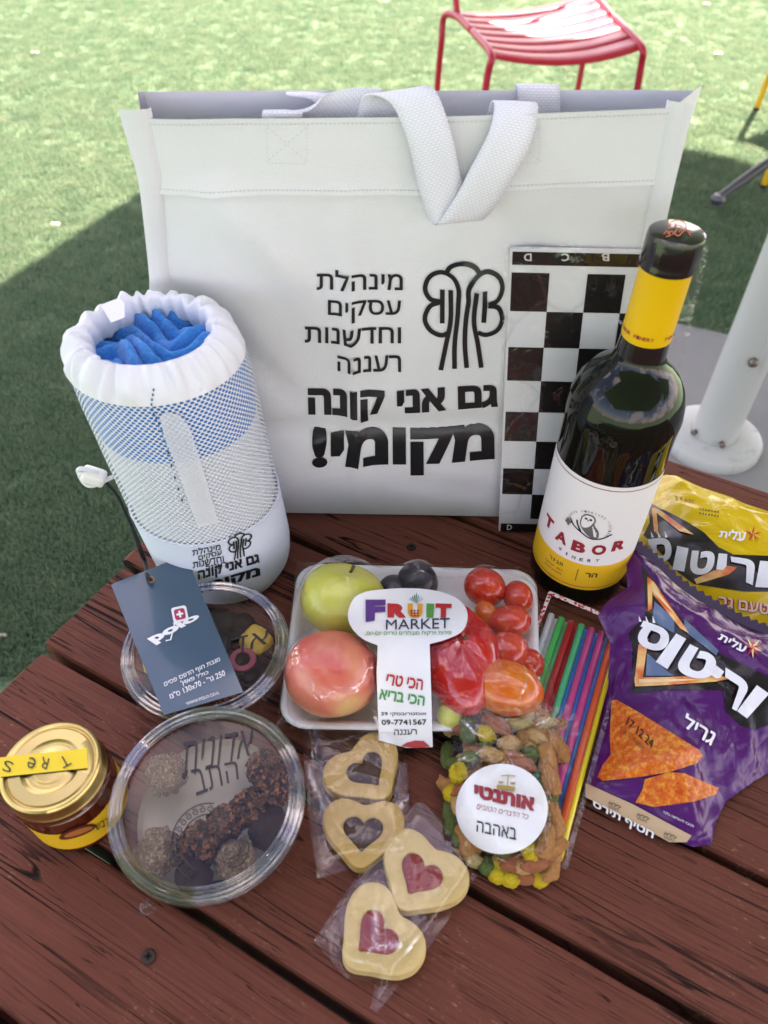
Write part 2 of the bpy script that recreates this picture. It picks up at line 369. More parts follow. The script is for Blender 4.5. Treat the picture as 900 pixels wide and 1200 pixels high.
# ================================================================ TABLE
TA = R(-28); TD = Vector((math.cos(TA), math.sin(TA), 0)); TN = Vector((-TD.y, TD.x, 0))
def wood_mat():
    m = mat('stained_wood', (.13, .04, .03), .6, spec=.13); k = N(m)
    oi = k.n('ShaderNodeObjectInfo'); c = k.n('ShaderNodeTexCoord'); ad = k.n('ShaderNodeVectorMath', _operation='MULTIPLY_ADD')
    cb = k.n('ShaderNodeCombineXYZ'); k.l(oi.outputs['Random'], cb.inputs[0]); k.l(oi.outputs['Random'], cb.inputs[1])
    k.l(cb.outputs[0], ad.inputs[0]); ad.inputs[1].default_value = (37, 19, 0); k.l(c.outputs['Object'], ad.inputs[2])
    def mp(sc):
        x = k.n('ShaderNodeMapping'); x.inputs['Scale'].default_value = sc; k.l(ad.outputs[0], x.inputs[0]); return x.outputs[0]
    grain = k.noise(mp((2.2, 95, 20)), 6, 6, .65, .3)
    fine = k.noise(mp((9, 420, 60)), 5, 4, .7)
    big = k.noise(mp((3, 9, 3)), 2.5, 4, .6)
    warp = k.noise(mp((1.1, 30, 4)), 2.3, 3, .45, .8)
    crack = k.ramp(k.math('ABSOLUTE', k.math('SUBTRACT', warp, .5)), [(0, (0, 0, 0)), (.007, (.1, .1, .1)), (.016, (1, 1, 1))])
    gate = k.ramp(k.noise(mp((2.4, 6, 2)), 3.1, 2), [(.42, (0, 0, 0)), (.58, (1, 1, 1))])
    crack = k.mix(gate, crack, (1, 1, 1))
    warp2 = k.noise(mp((1.6, 62, 4)), 3.4, 3, .5, .5)
    crack2 = k.ramp(k.math('ABSOLUTE', k.math('SUBTRACT', warp2, .47)), [(0, (.15, .15, .15)), (.007, (1, 1, 1))])
    gate2 = k.ramp(k.noise(mp((3.1, 8, 2)), 4.7, 2), [(.44, (0, 0, 0)), (.54, (1, 1, 1))])
    crack = k.mix(1, crack, k.mix(gate2, crack2, (1, 1, 1)), 'MULTIPLY')
    base = k.ramp(grain, [(.22, (.12, .036, .023)), (.5, (.175, .056, .036)), (.78, (.225, .080, .053))])
    base = k.mix(k.math('MULTIPLY', big, .55), base, (.125, .038, .026))
    wear = k.ramp(k.noise(mp((22, 60, 10)), 6, 5, .75), [(.59, (0, 0, 0)), (.70, (1, 1, 1))])
    wg = k.ramp(k.noise(mp((5, 8, 2)), 2.2, 3), [(.5, (0, 0, 0)), (.62, (1, 1, 1))])
    base = k.mix(k.math('MULTIPLY', k.math('MULTIPLY', wear, wg), .6), base, (.50, .32, .21))
    fl = k.ramp(fine, [(.60, (0, 0, 0)), (.74, (1, 1, 1))]); base = k.mix(k.math('MULTIPLY', fl, .28), base, (.30, .16, .11))
    dk = k.ramp(fine, [(.30, (1, 1, 1)), (.42, (0, 0, 0))]); base = k.mix(k.math('MULTIPLY', dk, .4), base, (.03, .01, .008))
    k.set('Base Color', k.mix(crack, (.008, .004, .004), base))
    k.set('Roughness', k.ramp(grain, [(.3, (.55, .55, .55)), (.7, (.75, .75, .75))]))
    h = k.math('ADD', k.math('MULTIPLY', grain, .5), k.math('MULTIPLY', fine, .35))
    k.set('Normal', k.bump(crack, .9, .0025, k.bump(h, .7, .0014))); return m
WOOD = wood_mat()
table = thing('picnic_table', 'red brown stained plank table carrying the gift bag and food', 'table', (.3, .3, 0))
EDGES = [-.49, -.394, -.30, -.205, -.111, -.0165, .078, .171, .266, .362, .455, .543, .632]
SCREW = mat('rusty_screw', (.05, .03, .025), .5, .6); DARK = mat('dark_void', (.004, .004, .004), .9)
def plank(s0, s1, t0, t1, th=.045, top=0.0):
    L = t1-t0; W = s1-s0; bm = bmesh.new(); nx = 60; prof = []
    r = .0045
    prof = [(-W/2, -th), (-W/2, -r), (-W/2+r*.3, -r*.3), (-W/2+r, 0), (-W/4, .0004), (0, .0002), (W/4, .0004), (W/2-r, 0), (W/2-r*.3, -r*.3), (W/2, -r), (W/2, -th)]
    V = []; sd = random.uniform(0, 99)
    for i in range(nx+1):
        x = L*((i/nx)**1.6)-L/2; 
        if i == 0: x -= 0
        for j, (y, z) in enumerate(prof):
            wob = noise.noise(Vector((x*9, sd, j*.1)))*.0016+noise.noise(Vector((x*40, sd+5, 0)))*.0006
            yy = y+wob*(1 if abs(y) > W/3 else 0)*(1 if y > 0 else -1); endr = .004 if (i == 0 and z > -r) else 0
            V.append((x+(noise.noise(Vector((0, y*60, sd)))*.003 if i in (0, nx) else 0), yy, z-endr*.6))
    m = len(prof); F = [(i*m+j, (i+1)*m+j, (i+1)*m+(j+1) % m, i*m+(j+1) % m) for i in range(nx) for j in range(m)]
    F += [tuple(range(m)), tuple(range(nx*m, nx*m+m))[::-1]]
    me = bpy.data.meshes.new('plank'); me.from_pydata(V, [], [f[::-1] for f in F]); me.update()
    o = link('plank', me, WOOD, None, False)
    o.location = TD*((t0+t1)/2)+TN*((s0+s1)/2)+Vector((0, 0, top)); o.rotation_euler = (0, 0, TA)
    o.parent = table; o.matrix_parent_inverse = Matrix.Translation(-table.location)
    return o
planks = []
ends = [-.40, -.395, -.39, -.387, -.390, -.386, -.384, -.389, -.393, -.386, -.39, -.388]
for i in range(12): planks.append(plank(EDGES[i]+.0027, EDGES[i+1]-.0027, ends[i], 1.35, top=random.uniform(-.0012, 0)))
for t in (-.22, .45, 1.1):              # battens under the top
    bm = box_bm(.06, 1.1, .05, .003); o = from_bm('batten', bm, WOOD, None, False); o.location = TD*t+TN*.07+Vector((0, 0, -.045-.0262)); o.rotation_euler = (0, 0, TA)
    o.parent = table; o.matrix_parent_inverse = Matrix.Translation(-table.location)
for t in (-.22, 1.1):
    for s in (-.35, .5):
        bm = box_bm(.07, .07, .62, .004); o = from_bm('leg', bm, WOOD, None, False); o.location = TD*t+TN*s+Vector((0, 0, -.0720-.31-.026)); o.rotation_euler = (0, 0, TA)
        o.parent = table; o.matrix_parent_inverse = Matrix.Translation(-table.location)
def screw(x, y, rad=.0042):
    p = at(x, y, 0); s = p.dot(TN); k = max(i for i in range(12) if EDGES[i] < s); pl = planks[k]
    o = lathe('screw', [(0, .0002), (rad*.25, .0004), (rad*.8, .0009), (rad, .0002), (rad*1.02, -.002)], SCREW, None, 20)
    for a in (0, 1):
        c = box_bm(rad*(1.0 if a else .22), rad*(.22 if a else 1.0), .0008)
        bmesh.ops.translate(c, verts=c.verts, vec=(0, 0, .0007)); c.faces.ensure_lookup_table()
        o.data.materials.append(DARK) if a == 0 else None
        b2 = bmesh.new(); b2.from_mesh(o.data); n0 = len(b2.faces); t = bpy.data.meshes.new('x'); c.to_mesh(t); c.free(); b2.from_mesh(t); b2.faces.ensure_lookup_table()
        for f in b2.faces[n0:]: f.material_index = 1
        b2.to_mesh(o.data); b2.free()
    o.parent = pl; M = Matrix.Translation(pl.location) @ Matrix.Rotation(TA, 4, 'Z')
    o.matrix_parent_inverse = M.inverted(); o.location = p+Vector((0, 0, .0006)); o.rotation_euler = (0, 0, random.uniform(0, 1))
screw(482, 641); screw(174, 1121);  None

# ================================================================ TOTE BAG
tote = thing('tote_bag', 'large white non-woven shopping bag with black Hebrew print and tree emblem', 'bag', (0, .5, 0))
NW = fabric('nonwoven_white', (.71, .71, .72), 1000, .7); k = N(NW)
NWIN = fabric('nonwoven_inside', (.72, .72, .80), 1000, .4)
def bagx(z): return -.188+.041*min(1, z/.3)+.0, .190-.026*(z/.346)    # left and right edge at height z
CREASES = [(-.15, .10, .17, .115, .003, .007), (-.02, 0, -.03, .30, -.0022, .006), (-.17, .25, -.06, .12, .003, .010), (.05, .30, .16, .19, .003, .010), (-.10, .05, .02, .16, -.002, .008), (.0, .05, .14, .02, .002, .006), (.08, .20, .02, .30, -.003, .012), (-.12, .30, -.05, .22, -.003, .009)]
def bagy(x, z):
    u = (x+.17)/.35; b = math.sin(math.pi*min(1, max(0, u)))*math.sin(math.pi*min(1, z/.36))
    n = noise.noise(Vector((x*7, 3, z*6)))*.006+noise.noise(Vector((x*18+z*9, 7, z*14)))*.0022
    n += .004*math.exp(-((x+.14-z*.06)/.02)**2)*math.sin(z*11)
    for (a0, b0, a1, b1, am, wd_) in CREASES:
        L_ = math.hypot(a1-a0, b1-b0); t = ((x-a0)*(a1-a0)+(z-b0)*(b1-b0))/L_/L_; d_ = abs((x-a0)*(b1-b0)-(z-b0)*(a1-a0))/L_
        n += 2.6*am*math.exp(-(d_/wd_)**1.2)*(math.exp(-((t-.5)/.42)**4))
    return .478-.006*b+n*(.25+.75*min(1, z/.05))*(.5 if z > .3 else 1)
def panel(name, xf, z0, z1, yf, m, nx=48, nz=40, parent=tote, topf=None):
    V = []; F = []
    for j in range(nz+1):
        for i in range(nx+1):
            u, v = i/nx, j/nz; z = z0+(z1-z0)*v
            if topf: z = z0+(topf(u)-z0)*v
            a, b = xf(z); x = a+(b-a)*u; V.append((x, yf(x, z), z))
    for j in range(nz):
        for i in range(nx): s = j*(nx+1)+i; F.append((s, s+1, s+nx+2, s+nx+1))
    return mesh(name, V, F, m, parent)
TOPF = lambda u: .334+.012*u-.002*math.sin(u*3.1)
panel('front_panel', bagx, 0.002, .34, bagy, NW, topf=TOPF)
HEMF = lambda x, z: bagy(x, z)-.0012
bx2 = lambda z: tuple(np.array(bagx(z))+np.array((.0035, -.0035)))
V = []; F = []
for j in range(9):
    for i in range(61):
        u, v = i/60, j/8; zt = TOPF(u)+.0006; z = zt-.044*(1-v); a, b = bx2(z); x = a+(b-a)*u; V.append((x, HEMF(x, z)-(.0006 if j in (0, 8) else 0), z))
for j in range(8):
    for i in range(60): s = j*61+i; F.append((s, s+1, s+62, s+61))
mesh('top_hem', V, F, NW, tote)
STITCH = mat('thread', (.60, .60, .63), .7)
V = []; F = []
for row in (.0405, .0025):
    for i in range(118):
        u = (i+.2)/118; z = TOPF(u)-row; a, b = bx2(z); x = a+(b-a)*u; y = HEMF(x, z)-.0004; s = len(V)
        V += [(x, y, z-.0004), (x+.0015, y, z-.0004), (x+.0015, y-.0003, z+.0004), (x, y-.0003, z+.0004)]; F.append((s, s+1, s+2, s+3))
o = mesh('stitching', V, F, STITCH, tote, False); prop(o, kind='stuff')
bky = lambda x, z: .478+.075-.037*(z/.34)**1.3+noise.noise(Vector((x*8, 20, z*7)))*.004
panel('back_panel', lambda z: (-.19+.032*z/.34, .200-.012*z/.34), 0.002, .34, bky, NWIN, topf=lambda u: .336+.008*u)
panel('back_hem', lambda z: (-.154, .184), .30, .34, lambda x, z: bky(x, z)-.0015, NWIN, 40, 6, topf=lambda u: .3365+.008*u)
for sd in (0, 1):                       # gussets folded outwards, and the sewn edge flanges
    V = []; F = []; n = 24
    for j in range(n+1):
        z = .002+(.336+.01*sd)*j/n; x0 = bagx(z)[sd]; xb = (-.19+.032*z/.34, .200-.012*z/.34)[sd]; y0 = bagy(x0, z); y1 = bky(xb, z)
        mid = (x0+xb)/2+(-.004 if sd == 0 else .004)*math.sin(z*9)-(0.012 if sd else -.012)*(1-z/.34)
        V += [(x0, y0, z), (mid, (y0+y1)/2, z), (xb, y1, z)]
        if j: s = 3*j; F += [(s-3, s-2, s+1, s), (s-2, s-1, s+2, s+1)]
    mesh('side_gusset', V, F, NW, tote)
    V = []; F = []
    for j in range(41):
        z = .003+(.337+.010*sd)*j/40; x0 = bagx(z)[sd]; y = bagy(x0, z); d = (-1 if sd == 0 else 1)*(.007+.0012*math.sin(z*40)+(.004*max(0, z-.25)/.09 if sd == 0 else 0)); i_ = (1 if sd == 0 else -1)*.0055
        V += [(x0+d, y-.0035-.001*math.sin(z*31), z), (x0+d*.4, y-.0045, z), (x0, y-.0035, z), (x0+i_, y-.0016, z), (x0+i_*1.15, y+.001, z)]
        if j:
            s = 5*j; F += [(s-5+q, s-4+q, s+1+q, s+q) for q in range(4)]
    mesh('edge_seam', V, F, NW, tote)
mesh('bottom_panel', [(-.188, .479, .003), (.19, .479, .003), (.199, .552, .003), (-.189, .552, .003)], [(0, 1, 2, 3)], NW, tote)
SB = lambda x, y: (lambda p: Vector((p.x, bagy(p.x, p.z)-.0009, p.z)))(aty(x, y, .4765))
c4 = lambda P: [(330+x/3.103, 270+y/3.103) for x, y in P]
for s, q, bo in (('מינהלת', rect(372, 311, 472, 334), .012), ('עסקים', rect(385, 346, 470, 370), .012), ('וחדשנות', rect(358, 378, 470, 397), .012), ('רעננה', rect(396, 411, 470, 430), .012),
                 ('גם אני קונה', ((361, 452), (583, 449), (583.5, 485), (362, 494)), .045), ('מקומי!', ((366, 497), (579, 493), (580, 553), (366, 560)), .05)):
    if s.endswith('!'): s = heb(s)
    else: s = heb(s)
    text('printed_text', s, q, SB, BLACK, tote, bo, step=9)
LOGO = [([(597, 130), (615, 103), (657, 85), (698, 103), (718, 130)]), ([(641, 235), (641, 190), (622, 148), (580, 130), (537, 150), (521, 193), (540, 230), (576, 240)]),
        ([(572, 242), (537, 258), (520, 303), (540, 345), (578, 365), (605, 356)]), ([(583, 195), (583, 258), (583, 320)]), ([(613, 195), (613, 310), (597, 400), (578, 495)]),
        ([(641, 235), (638, 300), (628, 400), (628, 492)]), ([(677, 235), (677, 185), (697, 145), (740, 125), (785, 148), (800, 190), (782, 230), (748, 240)]),
        ([(748, 242), (785, 258), (799, 303), (780, 347), (742, 365), (712, 356)]), ([(735, 190), (734, 250), (732, 315)]), ([(705, 192), (697, 310), (712, 400), (725, 490)]), ([(677, 235), (668, 310), (665, 400), (672, 490)])]
def logo(surf, parent, q=None, wd=13, eps=None):
    for i, P in enumerate(LOGO):
        pl = stroke(smooth2(P, 5), wd)
        f = (lambda x, y: (330+x/3.103, 270+y/3.103)) if q is None else (lambda x, y: bil(q, (x-520)/280, 1-(y-85)/410))
        pl = [[f(*p) for p in z] for z in pl]
        yield pl
def put_logo(surf, parent, q=None, wd=17):
    bm = bmesh.new()
    for j, pl in enumerate(logo(surf, parent, q, wd)):
        for p in pl: bm.faces.new([bm.verts.new((x[0], x[1], j*.01)) for x in p])
    bmesh.ops.remove_doubles(bm, verts=bm.verts, dist=1e-4)
    for v in bm.verts: k = v.co.z; p = surf(v.co.x, v.co.y); v.co = p+(EYE-p).normalized()*k*.0008
    bm.normal_update()
    return from_bm('printed_emblem', bm, BLACK, parent, False, False)
put_logo(SB, tote)
# webbing handles
WEB = mat('webbing', (.74, .74, .80), .55, sheen=.2); k = N(WEB); v = k.coord('UV')
wa = k.n('ShaderNodeTexBrick', Scale=1.0, _offset=.5); wa.inputs['Mortar Size'].default_value = .12; wa.inputs['Brick Width'].default_value = 1; wa.inputs['Row Height'].default_value = .5
mp = k.n('ShaderNodeMapping'); mp.inputs['Scale'].default_value = (1, 1, 1); k.l(v, mp.inputs[0]); k.l(mp.outputs[0], wa.inputs['Vector'])
k.set('Normal', k.bump(k.math('SUBTRACT', 1, wa.outputs['Fac']), .9, .0012)); k.set('Base Color', k.mix(wa.outputs['Fac'], (.84, .84, .88), (.68, .68, .74)))
def strap(name, P, W, parent, m=WEB, thick=.0016, n=10):
    """ribbon through frames: P = list of (center, width direction)"""
    C = curve_pts([p[0] for p in P], n); D = curve_pts([p[1] for p in P], n); V = []; F = []; UV = []; L = 0
    for i, (c, d) in enumerate(zip(C, D)):
        d = d.normalized(); t = (C[min(i+1, len(C)-1)]-C[max(i-1, 0)]).normalized(); nn = t.cross(d).normalized(); L += (c-C[i-1]).length if i else 0
        for a in (-1, -.5, 0, .5, 1): V.append(c+d*a*W/2+nn*(thick/2-.0004*abs(a))); UV.append((a*W/2/.0030, L/.0030))
        for a in (1, .5, 0, -.5, -1): V.append(c+d*a*W/2-nn*(thick/2-.0004*abs(a))); UV.append((a*W/2/.0030, L/.0030))
    for i in range(len(C)-1):
        for j in range(10): s = i*10; F.append((s+j, s+(j+1) % 10, s+10+(j+1) % 10, s+10+j))
    return mesh(name, V, F, m, parent, True, UV)
X = Vector((1, 0, 0))
def wp(x, y, Y): return aty(x, y, Y)
# front handle: up from behind the hem, over and hanging down in a loop
strap('handle', [(wp(440, 150, .492), X), (wp(452, 113, .489), X), (wp(482, 112, .478), X+Vector((0, 0, .35))), (wp(503, 160, .468), X+Vector((0, 0, .25))), (wp(517, 220, .464), X+Vector((0, .1, .3))), (wp(532, 259, .4625), X+Vector((0, .3, .1))),
                 (wp(552, 244, .462), X+Vector((0, .2, -.45))), (wp(576, 203, .463), X+Vector((0, 0, -.35))), (wp(598, 160, .468), X+Vector((0, 0, -.2))), (wp(605, 126, .478), X+Vector((0, 0, -.08))), (wp(600, 123, .486), X), (wp(590, 160, .492), X)], .0255, tote)
strap('handle', [(wp(405, 140, .505), X), (wp(390, 118, .505), X), (wp(362, 112, .51), X), (wp(361, 112, .518), X), (wp(362, 150, .52), X)], .026, tote)
strap('handle', [(wp(632, 150, .511), X), (wp(631, 106, .512), X), (wp(628, 101, .517), X), (wp(626, 120, .522), X)], .026, tote)
strap('handle', [(wp(332, 160, .486), X), (wp(331, 133, .4845), X), (wp(340, 131, .489), X+Vector((0, 0, .1))), (wp(380, 133, .497), X*.3+Vector((0, 0, 1))), (wp(410, 128, .499), X*.2+Vector((0, 0, 1))), (wp(440, 128, .497), X*.3+Vector((0, 0, 1)))], .024, tote)
V = []; F = []                          # sewn square with a cross where the handle is fixed
for (x0, x1) in ((313, 360), (590, 632)):
    for (ax, ay, bx_, by) in ((x0, 145, x0, 190), (x1, 145, x1, 190), (x0, 190, x1, 190), (x0, 148, x1, 188), (x1, 148, x0, 188)):
        for i in range(10):
            p = aty(ax+(bx_-ax)*(i+.2)/10, ay+(by-ay)*(i+.2)/10, .476); q = aty(ax+(bx_-ax)*(i+.6)/10, ay+(by-ay)*(i+.6)/10, .476); s = len(V)
            for pt in (p, q): pt.y = HEMF(pt.x, pt.z)-.0006
            e = Vector((-(q-p).z, 0, (q-p).x)).normalized()*.0003; V += [p-e, q-e, q+e, p+e]; F.append((s, s+1, s+2, s+3))
prop(mesh('handle_stitching', V, F, STITCH, tote, False), kind='stuff')

# ================================================================ CHECKERBOARD IN ITS SLEEVE
chess = thing('folded_checkerboard', 'folded black and white checkerboard in a clear sleeve leaning on the white bag', 'game board', (.15, .464, 0))
cb0 = at(580, 626, 0); CY = lambda z: cb0.y+.003+.040*z
def SC(x, y, e=0.0):
    d = fwd+rt*((x-450)/900)-up*((y-600)/900); # plane y = cb0.y+.003+.04 z
    t = (cb0.y+.003-e+.04*EYE.z-EYE.y)/(d.y-.04*d.z); return EYE+d*t
CARDW = mat('glossy_card', (.72, .73, .75), .3); CARDB = mat('printed_black', (.015, .012, .012), .25)
sq = .0253
bl = SC(585, 610); tl = SC(598, 293); x0b, x0t = bl.x, tl.x
def CP(x, z, e=0): s = (z-bl.z)/(tl.z-bl.z); return Vector((x+(x0t-x0b)*s, CY(z)-e, z))
ztop = tl.z; ncol = 4; BW = 4*sq+.003; rows_top = SC(599, 319).z; zrow = (rows_top-SC(585, 607).z)/8
mesh('board_sheet', [CP(x0b, .001), CP(x0b+BW, .001), CP(x0b+BW, ztop+.001), CP(x0b, ztop+.001), CP(x0b, .001, -.003), CP(x0b+BW, .001, -.003), CP(x0b+BW, ztop+.001, -.003), CP(x0b, ztop+.001, -.003)],
     [(0, 1, 2, 3), (5, 4, 7, 6), (0, 4, 5, 1), (3, 2, 6, 7), (0, 3, 7, 4), (1, 5, 6, 2)], CARDW, chess, False)
def csq(name, xa, xb, za, zb): return mesh(name, [CP(xa, za, .0003), CP(xb, za, .0003), CP(xb, zb, .0003), CP(xa, zb, .0003)], [(0, 1, 2, 3)], CARDB, chess, False)
for r_ in range(8):
    for c_ in range(4):
        if (r_+c_) % 2 == 0: csq('dark_square', x0b+.0015+c_*sq, x0b+.0015+(c_+1)*sq, rows_top-(r_+1)*zrow, rows_top-r_*zrow)
sb_ = csq('border_strip', x0b+.0015, x0b+BW-.0015, SC(600, 310).z, SC(598, 294.5).z); sb2 = csq('border_strip', x0b+.0015, x0b+BW-.0015, SC(585, 622).z, SC(585, 613).z)
SCC = lambda x, y: SC(x, y, .0006)
for s, x in (('D', 618), ('C', 662), ('B', 709), ('A', 754)): text('printed_letter', s, rect(x-4, 297, x+5, 306), SCC, ink('pale_grey', (.6, .6, .6)), chess, .02, flip=True)
text('printed_letter', 'D', rect(594, 615, 600, 621), SCC, WHITE, chess, .02)
CELLO = film('cellophane', base=.02, rough=.08, wr=30, strength=.6, gain=1.1, dist=.005, crease=.16)
def wavy(z, x): return noise.noise(Vector((x*30, z*30, 4)))*.0022+noise.noise(Vector((x*90, z*25, 9)))*.001
V = []; F = []; xa, xb = x0b-.004, SC(829, 290).x-(x0t-x0b)*.97; zt = SC(640, 281).z
for j in range(41):
    for i in range(31):
        z = .001+(zt-.001)*j/40; x = xa+(xb-xa)*i/30; V.append(CP(x, z, .0028+wavy(z, x)+(.006*max(0, (i-24)/6)*noise.noise(Vector((z*40, 0, 2)))) if 1 else 0))
for j in range(40):
    for i in range(30): s = j*31+i; F.append((s, s+1, s+32, s+31))
mesh('clear_sleeve', V, F, CELLO, chess)
SEAM = film('sleeve_seam', base=.07, rough=.25, wr=150, strength=.4, gain=.35, crease=.04)
for (xa_, xb_, za_, zb_) in ((xb-.0035, xb, .002, zt), (xa, xb, zt-.003, zt), (xa, xa+.002, .002, zt)):
    mesh('sleeve_seam', [CP(xa_, za_, .0062), CP(xb_, za_, .0062), CP(xb_, zb_, .0062), CP(xa_, zb_, .0062)], [(0, 1, 2, 3)], SEAM, chess, False)

# ================================================================ WINE BOTTLE
BC = Vector((.1625, .418, 0)); BR_ = .0386
bottle = thing('wine_bottle', 'dark red wine bottle with yellow neck foil and owl label', 'bottle', BC)
prof_b = [(0, .003), (.03, .0008), (.036, .0016), (.0388, .006), (BR_, .012), (BR_, .165), (.0392, .175), (.0378, .185), (.0345, .195), (.029, .2035), (.0225, .2095), (.0178, .2145), (.0157, .221), (.0150, .23), (.0147, .245), (.0145, .297)]
xb_f = lambda p: p+BC
GLASS = mat('dark_green_glass', (.004, .005, .003), .02, spec=.45); k = N(GLASS)
k.set('Normal', k.bump(k.noise(k.coord(), 22, 2), .12, .002))
lathe('glass_body', prof_b, GLASS, bottle, 96, xb_f)
FOIL = mat('yellow_foil', (.80, .46, .004), .38, coat=.15); CAPM = mat('black_cap', (.012, .009, .009), .18, coat=.6)
capz = [(.0164, .2185), (.0162, .222), (.0156, .232), (.0154, .268), (.0157, .2735)]
lathe('neck_band', [(.0161, .2187), (.0158, .2225), (.0152, .2325)], CAPM, bottle, 48, xb_f)
lathe('neck_foil', [(.0155, .2325), (.0157, .2345), (.0155, .245), (.01535, .277), (.0158, .279)], FOIL, bottle, 64, xb_f)
lathe('neck_cap', [(.0157, .279), (.0166, .2797), (.0166, .283), (.0163, .2842), (.0165, .2852), (.0164, .2975), (.0158, .2998), (.0140, .3008), (0, .3012)], CAPM, bottle, 64, xb_f)
TOC = math.atan2(-BC.y, -BC.x)          # direction to the viewer's side
def cyl(rad):
    return lambda P: np.hypot(P[:, 0]-BC.x, P[:, 1]-BC.y)-rad
def SL(x, y, e=.0006): return hit(cyl(BR_+e), x, y)
PAPER = mat('label_paper', (.76, .74, .74), .5); PYEL = mat('label_yellow', (.78, .45, .015), .5)
def band(name, r, z0, z1, a0, a1, m, n=64, wav=None):
    V = []; F = []
    for i in range(n+1):
        a = TOC+a0+(a1-a0)*i/n; za = z0; zb = z1
        for z in (za, zb): V.append(BC+Vector((math.cos(a)*r, math.sin(a)*r, z)))
        if i: s = 2*i; F.append((s-2, s, s+1, s-1))
    return mesh(name, V, F, m, bottle)
zl0, zly, zl1 = .0235, .053, .136
band('paper_label', BR_+.0003, zly, zl1, -1.45, 1.45, PAPER); band('yellow_label', BR_+.00028, zl0, zly, -1.45, 1.45, PYEL)
band('label_line', BR_+.0005, zl1-.0040, zl1-.0033, -1.44, 1.44, DRED); band('label_line', BR_+.0005, zl0+.003, zl0+.0035, -1.44, 1.44, DRED)
for ch, x, y, w_, h_, a in (('T', 645, 600, 13, 17, 8), ('A', 656, 613, 13, 15, 12), ('B', 677, 621, 14, 14, 8), ('O', 702, 624, 17, 14, 0), ('R', 726, 622, 14, 15, -10)):
    pass
def ring_text(s, zc, h, a_c, da, m, r=BR_+.0006, bold=.02, wf=.8, arcz=0.0):
    """letters set one by one round the bottle; a_c = centre angle, da = angle between letters"""
    n = len(s)
    for i, ch in enumerate(s):
        if ch == ' ': continue
        bm = text_bm(ch, bold); wl = h*wf*(.35 if ch in "Iיו1.'" else 1); t = i-(n-1)/2
        for v in bm.verts: v.co.x = (v.co.x-.5)*wl; v.co.y = (v.co.y-.5)*h
        if h > .004: cut_grid(bm, .003, (0,))
        z = zc-arcz*t*t
        for v in bm.verts:
            a = TOC+a_c+t*da+v.co.x/r; v.co = BC+Vector((math.cos(a)*r, math.sin(a)*r, z+v.co.y))
        from_bm('printed_letter', bm, m, bottle, False)
ring_text('TABOR', .0705, .0112, -.06, .38, DRED, bold=.05, wf=.95, arcz=-.0011)
ring_text('WINERY', .0580, .0034, -.02, .15, BLACK, bold=.01, arcz=-.0003)
ring_text(heb('תבור'), .0450, .0032, -.42, .085, BLACK, bold=.015)
ring_text(heb('יין קברנה'), .0385, .0018, -.45, .05, BLACK, bold=.01, wf=.7)
ring_text('SAUVIGNON', .0342, .0016, -.45, .048, BLACK, bold=.01, wf=.8)
ring_text(heb('הר'), .0420, .0050, .33, .13, BLACK, bold=.02, wf=.85)
band('label_line', BR_+.0006, .033, .047, .05, .062, BLACK, 2)
for i, ch in enumerate('ORCHARDS VINEYARD TASTING'):                                       # small words in a circle round the owl
    if ch == ' ': continue
    th = R(200-220*i/24); bm = text_bm(ch, 0)
    for v in bm.verts:
        x = (v.co.x-.5)*.0014; y = (v.co.y-.5)*.0018+.0155; ph = th-math.pi/2
        X_, Y_ = x*math.cos(ph)-y*math.sin(ph), x*math.sin(ph)+y*math.cos(ph); a = TOC+X_/BR_-.0; rr_ = BR_+.0006
        v.co = BC+Vector((math.cos(a)*rr_, math.sin(a)*rr_, .093+Y_))
    from_bm('printed_letter', bm, INKGREY, bottle, False)
def owl():
    def on(x, z): a = TOC+x/BR_; r = BR_+.0007; return BC+Vector((math.cos(a)*r, math.sin(a)*r, .093+z))
    def poly(P, m, e=0):
        bm = poly_bm([P]); cut_grid(bm, .002, (0,))
        for v in bm.verts:
            p = on(v.co.x, v.co.y); dd = (p-BC); dd.z = 0; v.co = p+dd.normalized()*e
        from_bm('owl_print', bm, m, bottle, False)
    S = .00128
    def sc(P): return [(x*S, z*S) for x, z in P]
    poly(sc(smooth2([(-5, 7), (-3, 10), (1, 10), (3, 7), (3, 3), (6, -1), (7, -6), (5, -8), (1, -6), (-3, -2), (-5, 2), (-5, 7)], 4)[:-1]), INKGREY)
    poly(sc(smooth2([(-4.3, 7), (-2.5, 9.2), (.6, 9.2), (2.2, 7), (1.6, 3.6), (-.2, .5), (-3, -.5), (-4.3, 2.5), (-4.3, 7)], 4)[:-1]), PAPER, .0002)
    for ex in (-2.3, .3): poly(sc([(ex+.85*math.cos(a*.785), 6.8+.85*math.sin(a*.785)) for a in range(8)]), BLACK, .0004)
    poly(sc([(-1.35, 6.2), (-.65, 6.2), (-1, 4.6)]), BLACK, .0004)
    for k_ in range(3): poly(sc([(2+k_*1.3, 2-k_*2), (2.6+k_*1.3, 2.2-k_*2), (5+k_*.4, -6), (4.5+k_*.4, -6)]), PAPER, .0002)
    for P in ([(-11, 2), (-8, -2), (-3, -5), (3, -8), (9, -7), (14, -3)], [(-7, 3), (-6, 0), (-3, -5)]):
        for f in stroke(smooth2(P, 4), .9): poly(sc(f), BLACK)
    for cx, cy in ((-12, 0), (-10.6, -1), (-12.6, -1.8), (-11.2, -2.8)): poly(sc([(cx+1.1*math.cos(a*1.047), cy+1.0*math.sin(a*1.047)) for a in range(6)]), INKGREY, .0001*(cx+14))
owl()
FOILINK = ink('foil_red', (.5, .07, .01), .3)
ctop = lambda x, y: at(x, y, .3016)
